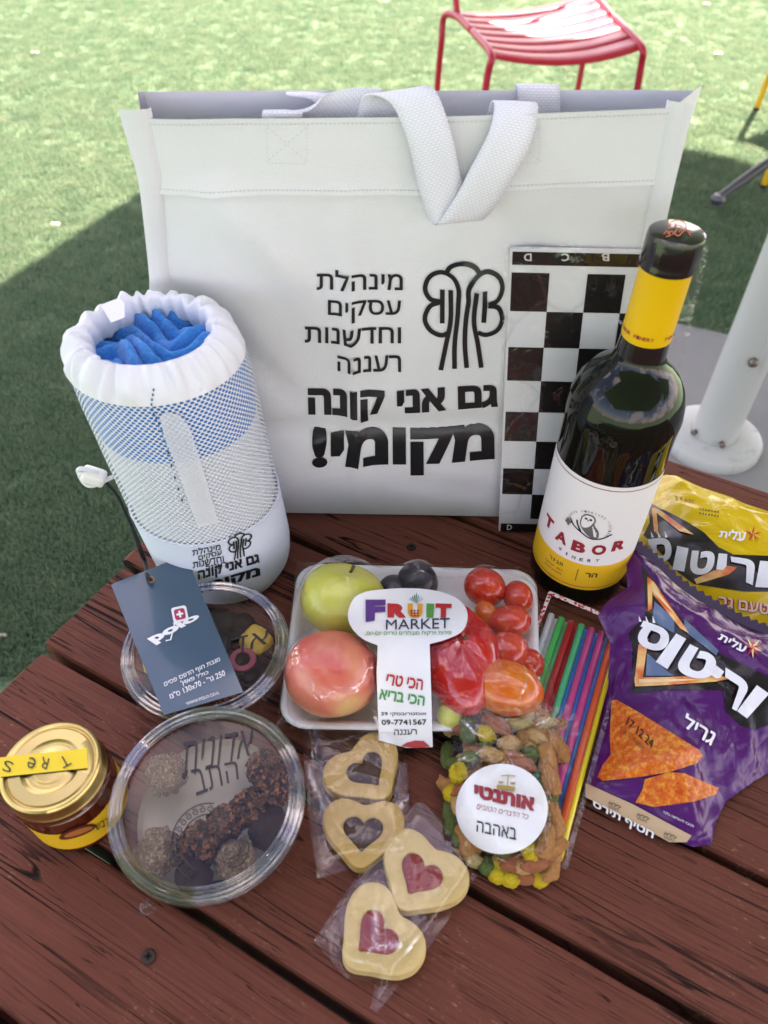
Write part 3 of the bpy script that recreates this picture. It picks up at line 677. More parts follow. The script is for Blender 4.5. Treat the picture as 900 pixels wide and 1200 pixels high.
for P in ([(770, 271), (774, 262), (785, 258), (796, 262), (800, 270)], [(768, 277), (776, 274), (786, 280), (798, 272), (806, 279)], [(778, 268), (786, 265), (793, 270), (787, 275)], [(781, 262), (783, 272), (776, 279)], [(763, 278), (768, 273), (773, 279), (766, 281)], [(797, 270), (803, 274), (810, 275)]):
    cxp, cyp = pix(BC+Vector((0, 0, .3016))); P = [(cxp+(x-786)*.72, cyp+(y-271)*.85) for x, y in P]
    shape('cap_drawing', stroke(smooth2(P, 4), 1.5), ctop, FOILINK, bottle)
for i, ch in enumerate('TABOR WINERY   TABOR WINERY'):
    if ch == ' ': continue
    bm = text_bm(ch, .02); h = .0024; a_c = (i-9)*.14
    for v in bm.verts:
        x = (v.co.x-.5)*h*.8; z = .2385+(v.co.y-.5)*h; a = TOC+a_c+x/.0159; v.co = BC+Vector((math.cos(a)*.0159, math.sin(a)*.0159, z))
    from_bm('printed_letter', bm, DRED, bottle, False)

# ================================================================ TOWEL POUCH
PB = Vector((-.130, .420, 0)); PLEAN = Vector((-.088, -.02, 1))
pouch = thing('towel_pouch', 'upright white drawstring mesh pouch holding a rolled blue towel', 'pouch', PB)
def pr(z):                              # outer radius
    return float(np.interp(z, [0, .004, .012, .03, .08, .14, .19, .212, .226, .233], [.040, .047, .0515, .054, .0552, .0560, .0562, .0552, .050, .044]))
ax = lambda z: PB+Vector((PLEAN.x*z, PLEAN.y*z, z))
def pxf(bulge=0.0):
    def f(p):
        a = math.atan2(p.y, p.x); r = math.hypot(p.x, p.y); c = ax(p.z); n = 1+.012*math.sin(2*a+p.z*9)+.006*math.sin(5*a+p.z*30)
        return Vector((c.x+r*n*math.cos(a), c.y+r*n*math.sin(a), p.z-.025*r*math.cos(a)*0))
    return f
TOWB = mat('blue_towel', (.004, .22, .66), .95, sheen=.3); k = N(TOWB); h = k.noise(k.coord(), 420, 3, .7); k.set('Normal', k.bump(h, 1, .002)); k.set('Base Color', k.mix(h, (.002, .15, .52), (.02, .36, .88)))
TOWW = mat('white_towel', (.72, .75, .80), .95, sheen=.4); k = N(TOWW); k.set('Normal', k.bump(k.noise(k.coord(), 420, 3, .7), 1, .002))
zs = np.linspace(.003, .175, 20)
lathe('white_towel_part', [(0, .003)]+[(pr(z)-.0025, z) for z in np.linspace(.004, .164, 16)], TOWW, pouch, 64, pxf())
lathe('blue_towel_part', [(pr(z)-.0025, z) for z in np.linspace(.164, .205, 6)]+[(.048, .214), (.043, .217)], TOWB, pouch, 64, pxf())
# folded towel end in the opening
V = []; F = []; n = 70
for j in range(n+1):
    for i in range(n+1):
        u, v = 2*i/n-1, 2*j/n-1; r_ = max(abs(u), abs(v)); l = math.hypot(u, v) or 1; x, y = u*r_/l*.045, v*r_/l*.045; rr = r_
        w1 = y*1.0+.010*math.sin(x*95+1)+.30*x; f1 = abs(math.sin(w1*210+2*noise.noise(Vector((x*30, y*30, 0)))))**.55
        hgt = .210+.012*f1+.014*noise.noise(Vector((x*38, y*38, 2)))+.0025*noise.noise(Vector((x*150, y*150, 5)))-.012*rr**3; c = ax(hgt); V.append((c.x+x, c.y+y, hgt))
for j in range(n):
    for i in range(n): s = j*(n+1)+i; F.append((s, s+1, s+n+2, s+n+1))
mesh('towel_folds', V, F, TOWB, pouch)
# mesh fabric with real see-through holes
def mesh_fabric(name, col, nu, nv, hole):
    m = mat(name, col, .6, sheen=.2); k = N(m); t = k.t; c = k.n('ShaderNodeTexCoord'); sp = k.n('ShaderNodeSeparateXYZ'); k.l(c.outputs['UV'], sp.inputs[0])
    x = k.math('MULTIPLY', sp.outputs[0], nu); y = k.math('MULTIPLY', sp.outputs[1], nv)
    def dist(o_):
        a = k.math('SUBTRACT', k.math('FRACT', k.math('ADD', x, o_)), .5); b = k.math('MULTIPLY', k.math('SUBTRACT', k.math('FRACT', k.math('ADD', y, o_)), .5), 1.25)
        return k.math('SQRT', k.math('ADD', k.math('MULTIPLY', a, a), k.math('MULTIPLY', b, b)))
    d = k.math('MINIMUM', dist(0), dist(.5)); f = k.ramp(d, [(hole-.03, (0, 0, 0)), (hole+.03, (1, 1, 1))]); k.set('Alpha', f)
    k.set('Normal', k.bump(d, .8, .0015)); return m
MESHF = mesh_fabric('pouch_mesh', (.74, .78, .86), 86, 246, .31)
lathe('mesh_cover', [(pr(z)+.0004, z) for z in np.linspace(.084, .216, 26)], MESHF, pouch, 96, pxf())
PFAB = fabric('pouch_fabric', (.62, .68, .80), 1200, .25, .6); PWHT = fabric('pouch_collar', (.74, .75, .79), 1200, .2, .55)
lathe('base_fabric', [(0, .0025), (.040, .0022)]+[(pr(z)+.0009, z) for z in np.linspace(.004, .084, 14)]+[(pr(.086)+.0012, .0855), (pr(.086)-.0005, .0858)], PFAB, pouch, 96, pxf())
# gathered collar
V = []; F = []; seg = 220; P_ = [(.0562, .2125, .15), (.0556, .216, .5), (.0545, .2195, .7), (.0522, .2235, .9), (.0485, .2280, 1.0), (.0440, .2315, 1.1), (.0410, .2322, 1.2), (.0380, .229, 1.1), (.0372, .222, 1), (.0385, .213, .6)]
for j, (r0, z0, am) in enumerate(P_):
    for i in range(seg):
        a = 2*math.pi*i/seg; g = math.sin(a*23+1.6*math.sin(a*3+1)+noise.noise(Vector((math.cos(a)*3, math.sin(a)*3, 0)))*4)*.0016*am+noise.noise(Vector((math.cos(a)*9, math.sin(a)*9, j*.25)))*.003*am
        r1 = r0+g; z1 = z0+g*.7; c = ax(z1); nn = 1+.012*math.sin(2*a+z1*9); V.append((c.x+r1*nn*math.cos(a), c.y+r1*nn*math.sin(a), z1))
for j in range(len(P_)-1):
    for i in range(seg): F.append((j*seg+i, j*seg+(i+1) % seg, (j+1)*seg+(i+1) % seg, (j+1)*seg+i))
mesh('gathered_collar', V, F, PWHT, pouch)
def fp(e):
    zz = np.linspace(0, .233, 60); rr_ = np.array([pr(z) for z in zz])
    def f(P):
        z = P[:, 2]; r = np.interp(z, zz, rr_); a = np.arctan2(P[:, 1]-PB.y-PLEAN.y*z, P[:, 0]-PB.x-PLEAN.x*z); r = r*(1+.012*np.sin(2*a+z*9)+.006*np.sin(5*a+z*30))
        d = np.hypot(P[:, 0]-PB.x-PLEAN.x*z, P[:, 1]-PB.y-PLEAN.y*z)-r-e
        return np.where((z < 0) | (z > .235), 1., d)
    return f
SP = lambda x, y: hit(fp(.0016), x, y, t0=.3)
c3 = lambda P: tuple((x/2.368, 320+y/2.368) for x, y in P)
for s, q, bo in (('מינהלת', ((533, 767), (612, 750), (612, 768), (535, 785)), .01), ('עסקים', ((550, 786), (615, 769), (617, 786), (552, 802)), .01), ('וחדשנות', ((535, 804), (620, 785), (622, 801), (535, 820)), .01), ('רעננה', ((570, 814), (628, 801), (628, 818), (572, 829)), .01),
                 ('גם אני קונה', ((548, 828), (718, 779), (722, 812), (550, 860)), .04), ('מקומי!', ((545, 864), (720, 812), (724, 847), (550, 902)), .045)):
    text('printed_text', heb(s), c3(q), SP, BLACK, pouch, bo, step=5)
put_logo(SP, pouch, c3(((632, 730), (700, 715), (692, 783), (640, 800))), 20)
SP2 = lambda x, y: hit(fp(.0026), x, y, t0=.3)
TRANS = fabric('strap_sheer', (.80, .82, .86), 900, .3, .5); TRANS.node_tree.nodes['Principled BSDF'].inputs['Alpha'].default_value = .55
V = [(187, 488), (196, 483), (210, 486), (222, 500), (232, 530), (245, 575), (256, 612), (232, 618), (222, 590), (206, 545), (193, 515)]
shape('sheer_strap', [V], SP2, TRANS, pouch, 7)
for P in ([(180, 457), (178, 480), (190, 505), (205, 560), (222, 612)],):
    for i in range(15):
        q = smooth2(P, 4)[i]; shape('seam_hole', [[(q[0]+1.3*math.cos(a*1.05), q[1]+2*math.sin(a*1.05)) for a in range(6)]], SP2, ink('navy', (.01, .06, .2)) if i == 0 else bpy.data.materials['ink_navy'], pouch)
# drawstring ends and toggle at the left side
TOG = thing_t = None
pt = ax(.135)+Vector((-.0625, -.005, 0))
WPL = mat('white_plastic', (.80, .78, .74), .35)
bm = box_bm(.017, .012, .011, .004, 3); bmesh.ops.rotate(bm, verts=bm.verts, cent=(0, 0, 0), matrix=Matrix.Rotation(R(25), 3, 'Y')); tp = hit(fp(.004), 118, 560, t0=.3)
tp = aty(110, 558, .40); bmesh.ops.translate(bm, verts=bm.verts, vec=tp); from_bm('cord_toggle', bm, WPL, pouch)
for dz in (0, .004): tube('drawstring', curve_pts([tp+Vector((.004, 0, dz)), tp+Vector((-.006, -.003, .006+dz)), tp+Vector((-.01, 0, -.002+dz)), tp+Vector((-.004, -.002, -.008)), tp+Vector((.012, .004, -.004))], 6), .0016, PWHT, pouch, 8)
shape('care_label', [[(118, 357), (140, 349), (146, 356), (146, 372), (130, 378)]], lambda x, y: at(x, y, .2365), PWHT, pouch)

# ================================================================ CLEAR TUBS
PLAS = clear_plastic('clear_plastic', .0, .03, (.97, .97, .97), .55); PLID = clear_plastic('clear_lid', 0, .02, (1, 1, 1), .75); PRIM = clear_plastic('plastic_rim', .05, .05, (.92, .93, .94), 1.3)
def tub(label, c, tilt=0.0, tdir=0.0, h=.046, Rr=.0575):
    o = thing('plastic_tub', label, 'food tub', c, 'clear round tubs of sweets')
    M = Matrix.Translation(c) @ Matrix.Rotation(tdir, 4, 'Z') @ Matrix.Rotation(tilt, 4, 'X')
    xf = lambda p: M @ p
    lathe('base', [(0, .001), (Rr*.80, .001), (Rr*.83, .003), (Rr*.92, h-.006), (Rr*.935, h-.001)], PLAS, o, 72, xf)
    lathe('base_rim', [(Rr*.935, h-.001), (Rr*.95, h), (Rr*.965, h-.001), (Rr*.96, h-.003), (Rr*.945, h-.003), (Rr*.935, h-.001)], PRIM, o, 72, xf)
    lathe('lid', [(0, h-.0010), (Rr*.84, h-.0010), (Rr*.852, h+.0015)], PLID, o, 72, xf)
    for r0, z0, rad in ((.862, h+.0028, .0011), (.905, h+.0012, .0016), (.955, h+.0022, .0018), (.992, h-.0006, .0012)):
        lathe('lid_rim', [(Rr*r0+rad*math.cos(t), z0+rad*math.sin(t)) for t in np.linspace(0, 2*math.pi, 9)], PRIM, o, 72, xf)
    lathe('lid_skirt', [(Rr*.99, h), (Rr, h-.004), (Rr*1.005, h-.009)], PLAS, o, 72, xf)
    return o, M, h
back_tub, MB_, hb = tub('rear clear round tub of chocolates, partly under the dark blue tag', Vector((-.1225, .3035, 0)), h=.046)
front_tub, MF_, hf = tub('front clear round tub of dark crumbed truffles with handwritten lid', Vector((-.1030, .2010, .0015)), tilt=R(6.5), h=.044, Rr=.0585)
def plane_surf(M, zl, e=.0004):
    p0 = M @ Vector((0, 0, zl+e)); n = (M.to_3x3() @ Vector((0, 0, 1))).normalized()
    def f(x, y):
        d = fwd+rt*((x-450)/900)-up*((y-600)/900); return EYE+d*((p0-EYE).dot(n)/d.dot(n))
    return f
SF = plane_surf(MF_, hf); SBK = plane_surf(MB_, hb)
MARK = ink('marker', (.015, .015, .02), .4)
c7 = lambda x, y: (x/2.432, 640+y/2.432)
c7q = lambda P: tuple(c7(x, y) for x, y in P)
text('handwriting', heb('אדונית'), c7q(((512, 560), (722, 520), (722, 592), (518, 662))), SF, MARK, front_tub, -.004, .25)
text('handwriting', heb('התב'), c7q(((530, 640), (672, 612), (690, 660), (560, 712))), SF, MARK, front_tub, -.004, .3)
text('handwriting', heb('אדו'), ((255, 752), (315, 738), (320, 752), (262, 772)), SBK, MARK, back_tub, -.004, .3)
# round ornamental print on the front lid: a crescent of scrolls
def scrolls(a0, a1, r0, r1, n, cx, cy):
    for P in (arc(cx, cy, r0, r0*1.05, a0, a1, 24), arc(cx, cy, r1, r1*1.05, a0, a1, 24)): shape('lid_print', stroke(P, 1.5), SF, BLACK, front_tub)
    for i in range(n):
        a = a0+(a1-a0)*(i+.5)/n; rm = (r0+r1)/2; x, y = cx+rm*math.cos(R(a)), cy+rm*1.05*math.sin(R(a)); q = abs(r1-r0)*.36
        P = [(x+q*(1-t/14)*math.cos(t*.75+a), y+q*(1-t/14)*math.sin(t*.75+a)) for t in range(12)]
        shape('lid_print', stroke(P, 1.2), lambda x, y: SF(x, y)+Vector((0, 0, .0002)), BLACK, front_tub)
scrolls(120, 275, 34, 46, 12, *c7(600, 850)); scrolls(-40, 100, 12, 22, 6, *c7(655, 860))
# sweets inside
def lump_mesh(name, rad, rough, seed, flat=.8, sub=4, det=3.0):
    bm = bmesh.new(); bmesh.ops.create_icosphere(bm, subdivisions=sub, radius=rad)
    for v in bm.verts:
        q = v.co.normalized(); n_ = noise.noise(q*1.3+Vector((seed, 0, 0)))*.22+noise.noise(q*det+Vector((seed, 3, 0)))*rough+noise.noise(q*det*3+Vector((seed, 3, 9)))*rough*.6
        v.co *= 1+n_; v.co.z *= flat
    me = bpy.data.meshes.new(name); bm.to_mesh(me); bm.free(); me.polygons.foreach_set('use_smooth', [True]*len(me.polygons)); return me
def crumb_mat(name, c1, c2, sc=450, rough=.7):
    m = mat(name, c1, rough); k = N(m); v = k.coord(); vo = k.n('ShaderNodeTexVoronoi', Scale=sc); k.l(v, vo.inputs['Vector'])
    k.set('Base Color', k.mix(k.noise(v, sc*.6, 3), c1, c2))
    vc = k.n('ShaderNodeSeparateColor'); k.l(vo.outputs[1], vc.inputs[0]); k.set('Base Color', k.ramp(vc.outputs[0], [(.1, c1), (.55, tuple((a+b)/2.6 for a, b in zip(c1, c2))), (.95, c2)])); k.set('Normal', k.bump(vo.outputs[0], 1, .008)); return m
CRB = crumb_mat('cocoa_crumb', (.020, .006, .003), (.62, .22, .075)); CRT = crumb_mat('coconut_crumb', (.26, .14, .07), (.62, .42, .25), 700); CHOC = mat('chocolate', (.026, .010, .006), .55, spec=.15)
k = N(CHOC); k.set('Normal', k.bump(k.noise(k.coord(), 160, 3), .4, .001)); PINK = mat('pink_icing', (.35, .06, .09), .5); YELB = mat('yellow_sweet', (.62, .40, .06), .45, sub=.2)
_lm = {}
def sweet(name, label, M, lx, ly, lz, rad, m, group, flat=.8, rough=.14, sx=1):
    rough = .22 if m is CRB else (.10 if m in (CHOC, YELB) else .2)
    key = (m.name, round(rad, 4), flat)
    me = lump_mesh(name, rad, rough, random.uniform(0, 50), flat, 5 if m is CRB else 4, 4.5 if m is CRB else 3.0); me.materials.append(m)
    o = bpy.data.objects.new(name, me); COL.objects.link(o); o.location = M @ Vector((lx, ly, lz)); o.rotation_euler = (0, 0, random.uniform(0, 6)); o.scale = (sx, 1, 1)
    prop(o, label, 'sweet', group); return o
def inside(M, h, x, y, zl):            # photo pixel -> local position inside a tub
    S = plane_surf(M, zl, 0); return M.inverted() @ S(x, y)
LINER = mat('paper_liner', (.42, .36, .30), .8)
lathe('paper_liner', [(0, .0022), (.030, .0022), (.0455, .0024), (.0475, .0035), (.0490, .012)], LINER, front_tub, 40, lambda p: MF_ @ p)
G1 = 'truffles in the front tub'; G2 = 'sweets in the rear tub'
for x, y, r_, m_, lab in ((322, 918, .0120, CRB, 'dark crumbed truffle by the right rim of the front tub'), (292, 944, .0118, CRB, 'dark crumbed truffle just right of the middle of the front tub'), (262, 962, .0112, CRB, 'dark crumbed truffle in the middle of the front tub'),
                          (234, 986, .0122, CRB, 'dark crumbed truffle nearest the printed ring in the front tub'), (180, 996, .0130, CRT, 'pale crumbed truffle by the left rim of the front tub'), (274, 1006, .0125, CRT, 'pale coconut sweet at the bottom of the front tub'),
                          (314, 968, .0125, CHOC, 'smooth dark chocolate below the crumbed truffles in the front tub'), (225, 1024, .0105, CHOC, 'dark chocolate at the lower edge of the front tub'),
                          (190, 900, .0125, CRT, 'pale crumbed sweet under the far left of the front lid'), (318, 888, .0115, CRB, 'dark truffle at the far right of the front tub')):
    q = inside(MF_, hf, x, y, .032); l = math.hypot(q.x, q.y); mx_ = .049-r_*.85
    if l > mx_: q.x *= mx_/l; q.y *= mx_/l
    sweet('truffle', lab, MF_, q.x, q.y, .0395-r_*1.12, r_, m_, G1, .95)
for x, y, r_, m_, lab in ((305, 748, .0120, YELB, 'yellow round sweet beside the tag in the rear tub'), (286, 780, .0125, CHOC, 'dark sweet with pink ring in the rear tub'), (262, 712, .0145, CHOC, 'dark chocolate near the far rim of the rear tub'), (290, 718, .0125, CHOC, 'dark chocolate at the far right of the rear tub'),
                          (170, 775, .0125, YELB, 'yellow sweet at the left side of the rear tub'), (178, 805, .0130, CHOC, 'dark sweet at the near left of the rear tub'), (215, 745, .0140, CHOC, 'dark chocolate under the tag in the rear tub'), (260, 800, .0125, CRB, 'crumbed dark sweet at the near edge of the rear tub'),
                          (200, 700, .0135, CRB, 'crumbed sweet under the top of the tag in the rear tub'), (162, 742, .0120, CRT, 'pale sweet at the far left of the rear tub'), (250, 752, .0130, CHOC, 'dark chocolate at the middle of the rear tub')):
    q = inside(MB_, hb, x, y, .022); l = math.hypot(q.x, q.y); mx_ = .047-r_*.85
    if l > mx_: q.x *= mx_/l; q.y *= mx_/l
    o = sweet('chocolate', lab, MB_, q.x, q.y, .002+r_*1.05+.006, r_, m_, G2, .8, .10)
    if 'pink' in lab:
        p = MB_ @ Vector((q.x, q.y, .002+r_*1.05+.006+r_*.72)); t = lathe('icing_ring', [(.0075+.0022*math.cos(a), .0016*math.sin(a)) for a in np.linspace(0, 2*math.pi, 9)], PINK, None, 28, lambda v: v+p)
        t.parent = o; t.matrix_parent_inverse = (Matrix.Translation(o.location) @ Matrix.Rotation(o.rotation_euler.z, 4, 'Z')).inverted()

# ================================================================ HANG TAG
tagz0, tagz1 = .0520, .0575
tag = thing('hang_tag', 'dark blue grey cardboard swing tag with white print on the rear tub', 'tag', (-.145, .31, .05))
TAGM = mat('tag_card', (.028, .072, .120), .22, spec=.7, coat=.5)
def ST(x, y, e=0.0):                    # sloping plane of the tag
    a = at(130, 685, tagz1); b = at(217.5, 650, tagz1); c = at(285, 811, tagz0); n = (c-b).cross(a-b).normalized()
    if n.z < 0: n = -n
    d = fwd+rt*((x-450)/900)-up*((y-600)/900); p = EYE+d*((b+n*e-EYE).dot(n)/d.dot(n)); return p
tq = [(130, 685), (217.5, 650), (285, 811), (192, 838)]
V = [ST(*q) for q in tq]+[ST(*q, -.0009) for q in tq]
bm = bmesh.new(); vs = [bm.verts.new(v) for v in V]
for f in ((0, 1, 2, 3), (7, 6, 5, 4), (0, 4, 5, 1), (1, 5, 6, 2), (2, 6, 7, 3), (3, 7, 4, 0)): bm.faces.new([vs[i] for i in f])
from_bm('card', bm, TAGM, tag, False)
STE = lambda x, y: ST(x, y, .0004); STE2 = lambda x, y: ST(x, y, .0007); STE3 = lambda x, y: ST(x, y, .0010)
c6 = lambda x, y: (130+x/4.286, 640+y/4.286)
TQ = lambda P: tuple(c6(x, y) for x, y in P)
shape('eyelet', [arc(*c6(203, 168), 4, 4.5, 0, 360, 16)[:-1]], STE, ink('kraft', (.35, .16, .09)), tag)
text('printed_logo', 'polo', TQ(((175, 450), (435, 325), (447, 372), (200, 515))), STE, WHITE, tag, .05, -.3)
shape('printed_logo', stroke([c6(275, 475), c6(300, 470), c6(322, 380)], 1.6), STE2, WHITE, tag)
def rrect(cx, cy, s, r, rot):
    P = []
    for qx, qy, a0 in ((1, 1, 0), (-1, 1, 90), (-1, -1, 180), (1, -1, 270)):
        for i in range(5): a = R(a0+22.5*i); P.append((qx*(s-r)+r*math.cos(a), qy*(s-r)+r*math.sin(a)))
    return [(cx+x*math.cos(rot)-y*math.sin(rot), cy+x*math.sin(rot)+y*math.cos(rot)) for x, y in P]
cx, cy = c6(346, 341)
shape('printed_badge', [rrect(cx, cy, 9, 3, -.2)], STE2, WHITE, tag); shape('printed_badge', [rrect(cx, cy, 6.3, 2.5, -.2)], STE3, ink('crimson', (.42, .03, .07)), tag)
for P in ([(-4, -1.2), (4, -1.2), (4, 1.2), (-4, 1.2)], [(-1.2, -4), (1.2, -4), (1.2, -1.2), (-1.2, -1.2)], [(-1.2, 1.2), (1.2, 1.2), (1.2, 4), (-1.2, 4)]):
    shape('printed_cross', [[(cx+x*.98+y*.2, cy-x*.2+y*.98) for x, y in P]], lambda x, y: ST(x, y, .0013), WHITE, tag)
text('printed_text', heb('מגבת חוף הדפס פסים'), TQ(((265, 685), (545, 558), (550, 583), (272, 712))), STE, WHITE, tag, .01)
text('printed_text', heb("כולל פאוץ'"), TQ(((348, 675), (487, 622), (492, 645), (354, 708))), STE, WHITE, tag, .01)
text('printed_text', 'מ"ס 70x130 - \'רג 250'.replace('70x130', '130x70'), TQ(((290, 742), (568, 620), (576, 650), (300, 768))), STE, WHITE, tag, .01)
text('printed_text', 'WWW.POLO.CO.IL', TQ(((375, 785), (542, 728), (546, 742), (382, 800))), STE, WHITE, tag, .01)
CORD = mat('black_cord', (.01, .01, .012), .7)
c3p = lambda x, y: (x/2.368, 320+y/2.368)
e0 = ST(*c6(203, 168), .001)
tube('tag_cord', curve_pts([e0, ST(*c6(180, 150), .003), aty(171, 660, .385), aty(166, 645, .39), aty(158, 625, .40), aty(147, 600, .402), aty(137, 580, .402), aty(122, 562, .402)], 6), .0012, CORD, tag, 8)
tube('tag_cord', curve_pts([e0, ST(*c6(188, 158), .004), aty(168, 657, .386), aty(162, 640, .388), aty(154, 618, .398)], 6), .0011, CORD, tag, 8)

# ================================================================ JAR
JC = Vector((-.1925, .2080, 0)); jar = thing('honey_jar', 'small jar of dark honey with gold screw lid and yellow tape', 'jar', JC)
JL = Vector((-.06, -.02, 1)); jx = lambda p: JC+Vector((p.x+JL.x*p.z, p.y+JL.y*p.z, p.z))
AMB = mat('honey_glass', (.085, .012, .004), .04, spec=.7, coat=.6); GOLD = mat('gold_lid', (.6, .44, .16), .30, 1.0); k = N(GOLD)
k.set('Normal', k.bump(k.noise(k.coord(), 900, 2), .12, .0003)); k.set('Base Color', k.mix(k.noise(k.coord(), 25, 3), (.50, .36, .12), (.66, .49, .20)))
jr = .0300
lathe('glass', [(0, .001), (.026, .001), (.0295, .004), (jr, .010), (jr, .040), (.0305, .046), (.028, .050), (.0275, .056)], AMB, jar, 64, jx)
lathe('lid', [(.0275, .0495), (.0296, .0497), (.0300, .0515), (.0293, .0528), (.0295, .0590), (.0289, .0612), (.0277, .0622), (.0266, .0619), (.0259, .0608), (.0251, .0605), (.0242, .0612), (.0175, .0614), (.0165, .0607), (.0150, .0600), (.0125, .0600), (.0108, .0609), (.0085, .0614), (0, .0615)], GOLD, jar, 96, jx)
JY = mat('jar_label', (.80, .47, .02), .45)
def jband(name, r, z0, z1, a0, a1, m, n=32):
    V = []; F = []
    for i in range(n+1):
        a = a0+(a1-a0)*i/n
        for z in (z0, z1): V.append(jx(Vector((math.cos(a)*r, math.sin(a)*r, z))))
        if i: s = 2*i; F.append((s-2, s, s+1, s-1))
    return mesh(name, V, F, m, jar)
jband('paper_label', jr+.0003, .009, .033, -2.6, 1.4, JY)
def jhit(e):
    return lambda P: np.where(P[:, 2] < .048, np.hypot(P[:, 0]-JC.x-JL.x*P[:, 2], P[:, 1]-JC.y-JL.y*P[:, 2])-jr-e, 1.)
SJ = lambda x, y: hit(jhit(.0007), x, y); SJ2 = lambda x, y: hit(jhit(.0011), x, y)
shape('label_picture', [[(91+22*math.cos(a), 975+6*math.sin(a)-(22*math.cos(a))*.32) for a in np.linspace(0, 6.1, 22)]], SJ, ink('brown', (.10, .025, .01)), jar, 4)
shape('label_picture', [[(92+17*math.cos(a), 975+3.4*math.sin(a)-(17*math.cos(a))*.32) for a in np.linspace(0, 6.1, 22)]], SJ2, ink('honey', (.45, .14, .04)), jar, 4)
text('label_text', heb('דבש'), ((112, 966), (127, 958), (128, 966), (113, 973)), SJ, BLACK, jar, 0, step=4)
SJT = lambda e: (lambda x, y: at(x, y, .0622+e))
TAPE = mat('yellow_tape', (.84, .60, .01), .45)
tq = ((-3, 888), (102, 877), (103, 900), (-4, 911)); Vt = []; Ft = []
for i in range(15):
    for j, e in ((0, 0), (1, 0)):
        x, y = bil(tq, i/14, j); Vt.append(SJT(.0003+.0002*math.sin(i))(x, y))
    if i: s = 2*i; Ft.append((s-2, s, s+1, s-1))
mesh('tape', Vt, Ft, TAPE, jar)
for ch, x, y, a in (('S', 9, 898, 200), ('e', 37, 894, 200), ('R', 52, 894, 195), ('T', 76, 892, 150)):
    bm = text_bm(ch, -.005); ca, sa = math.cos(R(a)), math.sin(R(a))
    for v in bm.verts:
        u, t = (v.co.x-.5)*(11 if ch in 'ST' else 9), -(v.co.y-.5)*13; v.co = (x+u*ca-t*sa, y+u*sa+t*ca, 0)
    place_flat('handwriting', bm, SJT(.0009), MARK, jar)

# ================================================================ FRUIT TRAY
tray = thing('foam_tray', 'white foam fruit tray wrapped in cling film with shop sticker', 'tray', (.03, .335, 0))
FOAM = mat('foam', (.88, .88, .89), .6, sub=.1)
tc = [at(338, 838, .012), at(640, 850, .012), at(632, 672, .012), at(352, 668, .012)]   # corners anticlockwise from near left
tc = [Vector((-.0685, .2590, 0)), Vector((.110, .2600, 0)), Vector((.124, .402, 0)), Vector((-.068, .404, 0))]
def rquad(C, r, inset=0.0, n=6):
    cen = sum(C, Vector())/4; out = []
    for i in range(4):
        p = C[i]; a = (C[i-1]-p).normalized(); b = (C[(i+1) % 4]-p).normalized(); p = p+(a+b)*inset
        c = p+(a+b)*r
        for k_ in range(n+1):
            t = math.pi/2*k_/n; out.append(c-b*r*math.cos(t)-a*r*math.sin(t))
    return out
rings = []
for ins, z, r in ((.012, .0015, .012), (.010, .001, .014), (.002, .012, .018), (0, .0165, .019), (-.0015, .0178, .020), (.0005, .0190, .019), (.003, .0182, .018), (.006, .0150, .017), (.013, .0055, .012), (.016, .0045, .010)):
    rings.append([Vector((p.x, p.y, z)) for p in rquad(tc, r, ins)])
V = [p for rg in rings for p in rg]; m = len(rings[0]); F = [(j*m+i, j*m+(i+1) % m, (j+1)*m+(i+1) % m, (j+1)*m+i) for j in range(len(rings)-1) for i in range(m)]
F.append(tuple(range(m))[::-1]); F.append(tuple(range((len(rings)-1)*m, len(rings)*m)))
mesh('tray_body', V, F, FOAM, tray)
def fruit_skin(name, c1, c2, c3, sc=14, rough=.35, speck=None, coat=.15):
    m = mat(name, c1, rough, sub=.04, coat=coat); k = N(m); v = k.coord(); n_ = k.noise(v, sc, 3, .5, .4)
    c = k.ramp(n_, [(.42, c1), (.54, c2), (.66, c3)])
    st = k.noise(k.coord('Object', (30, 30, 4)), 9, 3); c = k.mix(k.math('MULTIPLY', st, .35), c, tuple(min(1, a*1.15) for a in c2))
    if speck:
        vo = k.n('ShaderNodeTexVoronoi', Scale=260); k.l(v, vo.inputs['Vector']); c = k.mix(k.ramp(vo.outputs[0], [(.10, (1, 1, 1)), (.2, (0, 0, 0))]), c, speck)
    k.set('Base Color', c); k.set('Normal', k.bump(k.noise(v, 70, 3), .12, .001)); return m
def fruit(name, label, cat, px, py, rad, zc, m, sc=(1, 1, 1), rz=0, dimple=.0, stem=None, lobes=0, ptz=None, group=None, seed=1):
    p = at(px, py, zc); bm = bmesh.new(); bmesh.ops.create_uvsphere(bm, u_segments=40, v_segments=24, radius=1)
    for v in bm.verts:
        q = v.co.copy(); th = math.acos(max(-1, min(1, q.z))); ph = math.atan2(q.y, q.x)
        r = 1-dimple*math.exp(-(th/.45)**2)-dimple*.6*math.exp(-((math.pi-th)/.35)**2)+.03*noise.noise(q*1.3+Vector((seed, 0, 0)))
        if lobes: r *= 1+.09*abs(math.cos(ph*lobes/2))-.045
        v.co = q*r*rad
        v.co = Vector((v.co.x*sc[0], v.co.y*sc[1], v.co.z*sc[2]))
    me = bpy.data.meshes.new(name); bm.to_mesh(me); bm.free()
    if stem:
        e = thing(name, label, cat, p, group); o = link('skin', me, m, None); o.parent = e
        e.rotation_euler = rz if isinstance(rz, tuple) else (0, 0, rz)
        s = tube('stem', [Vector((0, 0, rad*sc[2]*.78)), Vector((.001, 0, rad*sc[2]*.86)), Vector((.003, .002, rad*sc[2]*.95))], [.0012, .0011, .0015], mat('stem_'+name, (.10, .06, .02), .8), None, 8); s.parent = e
        return e, p
    o = link(name, me, m, None); o.location = p; o.rotation_euler = rz if isinstance(rz, tuple) else (0, 0, rz); prop(o, label, cat, group); return o, p
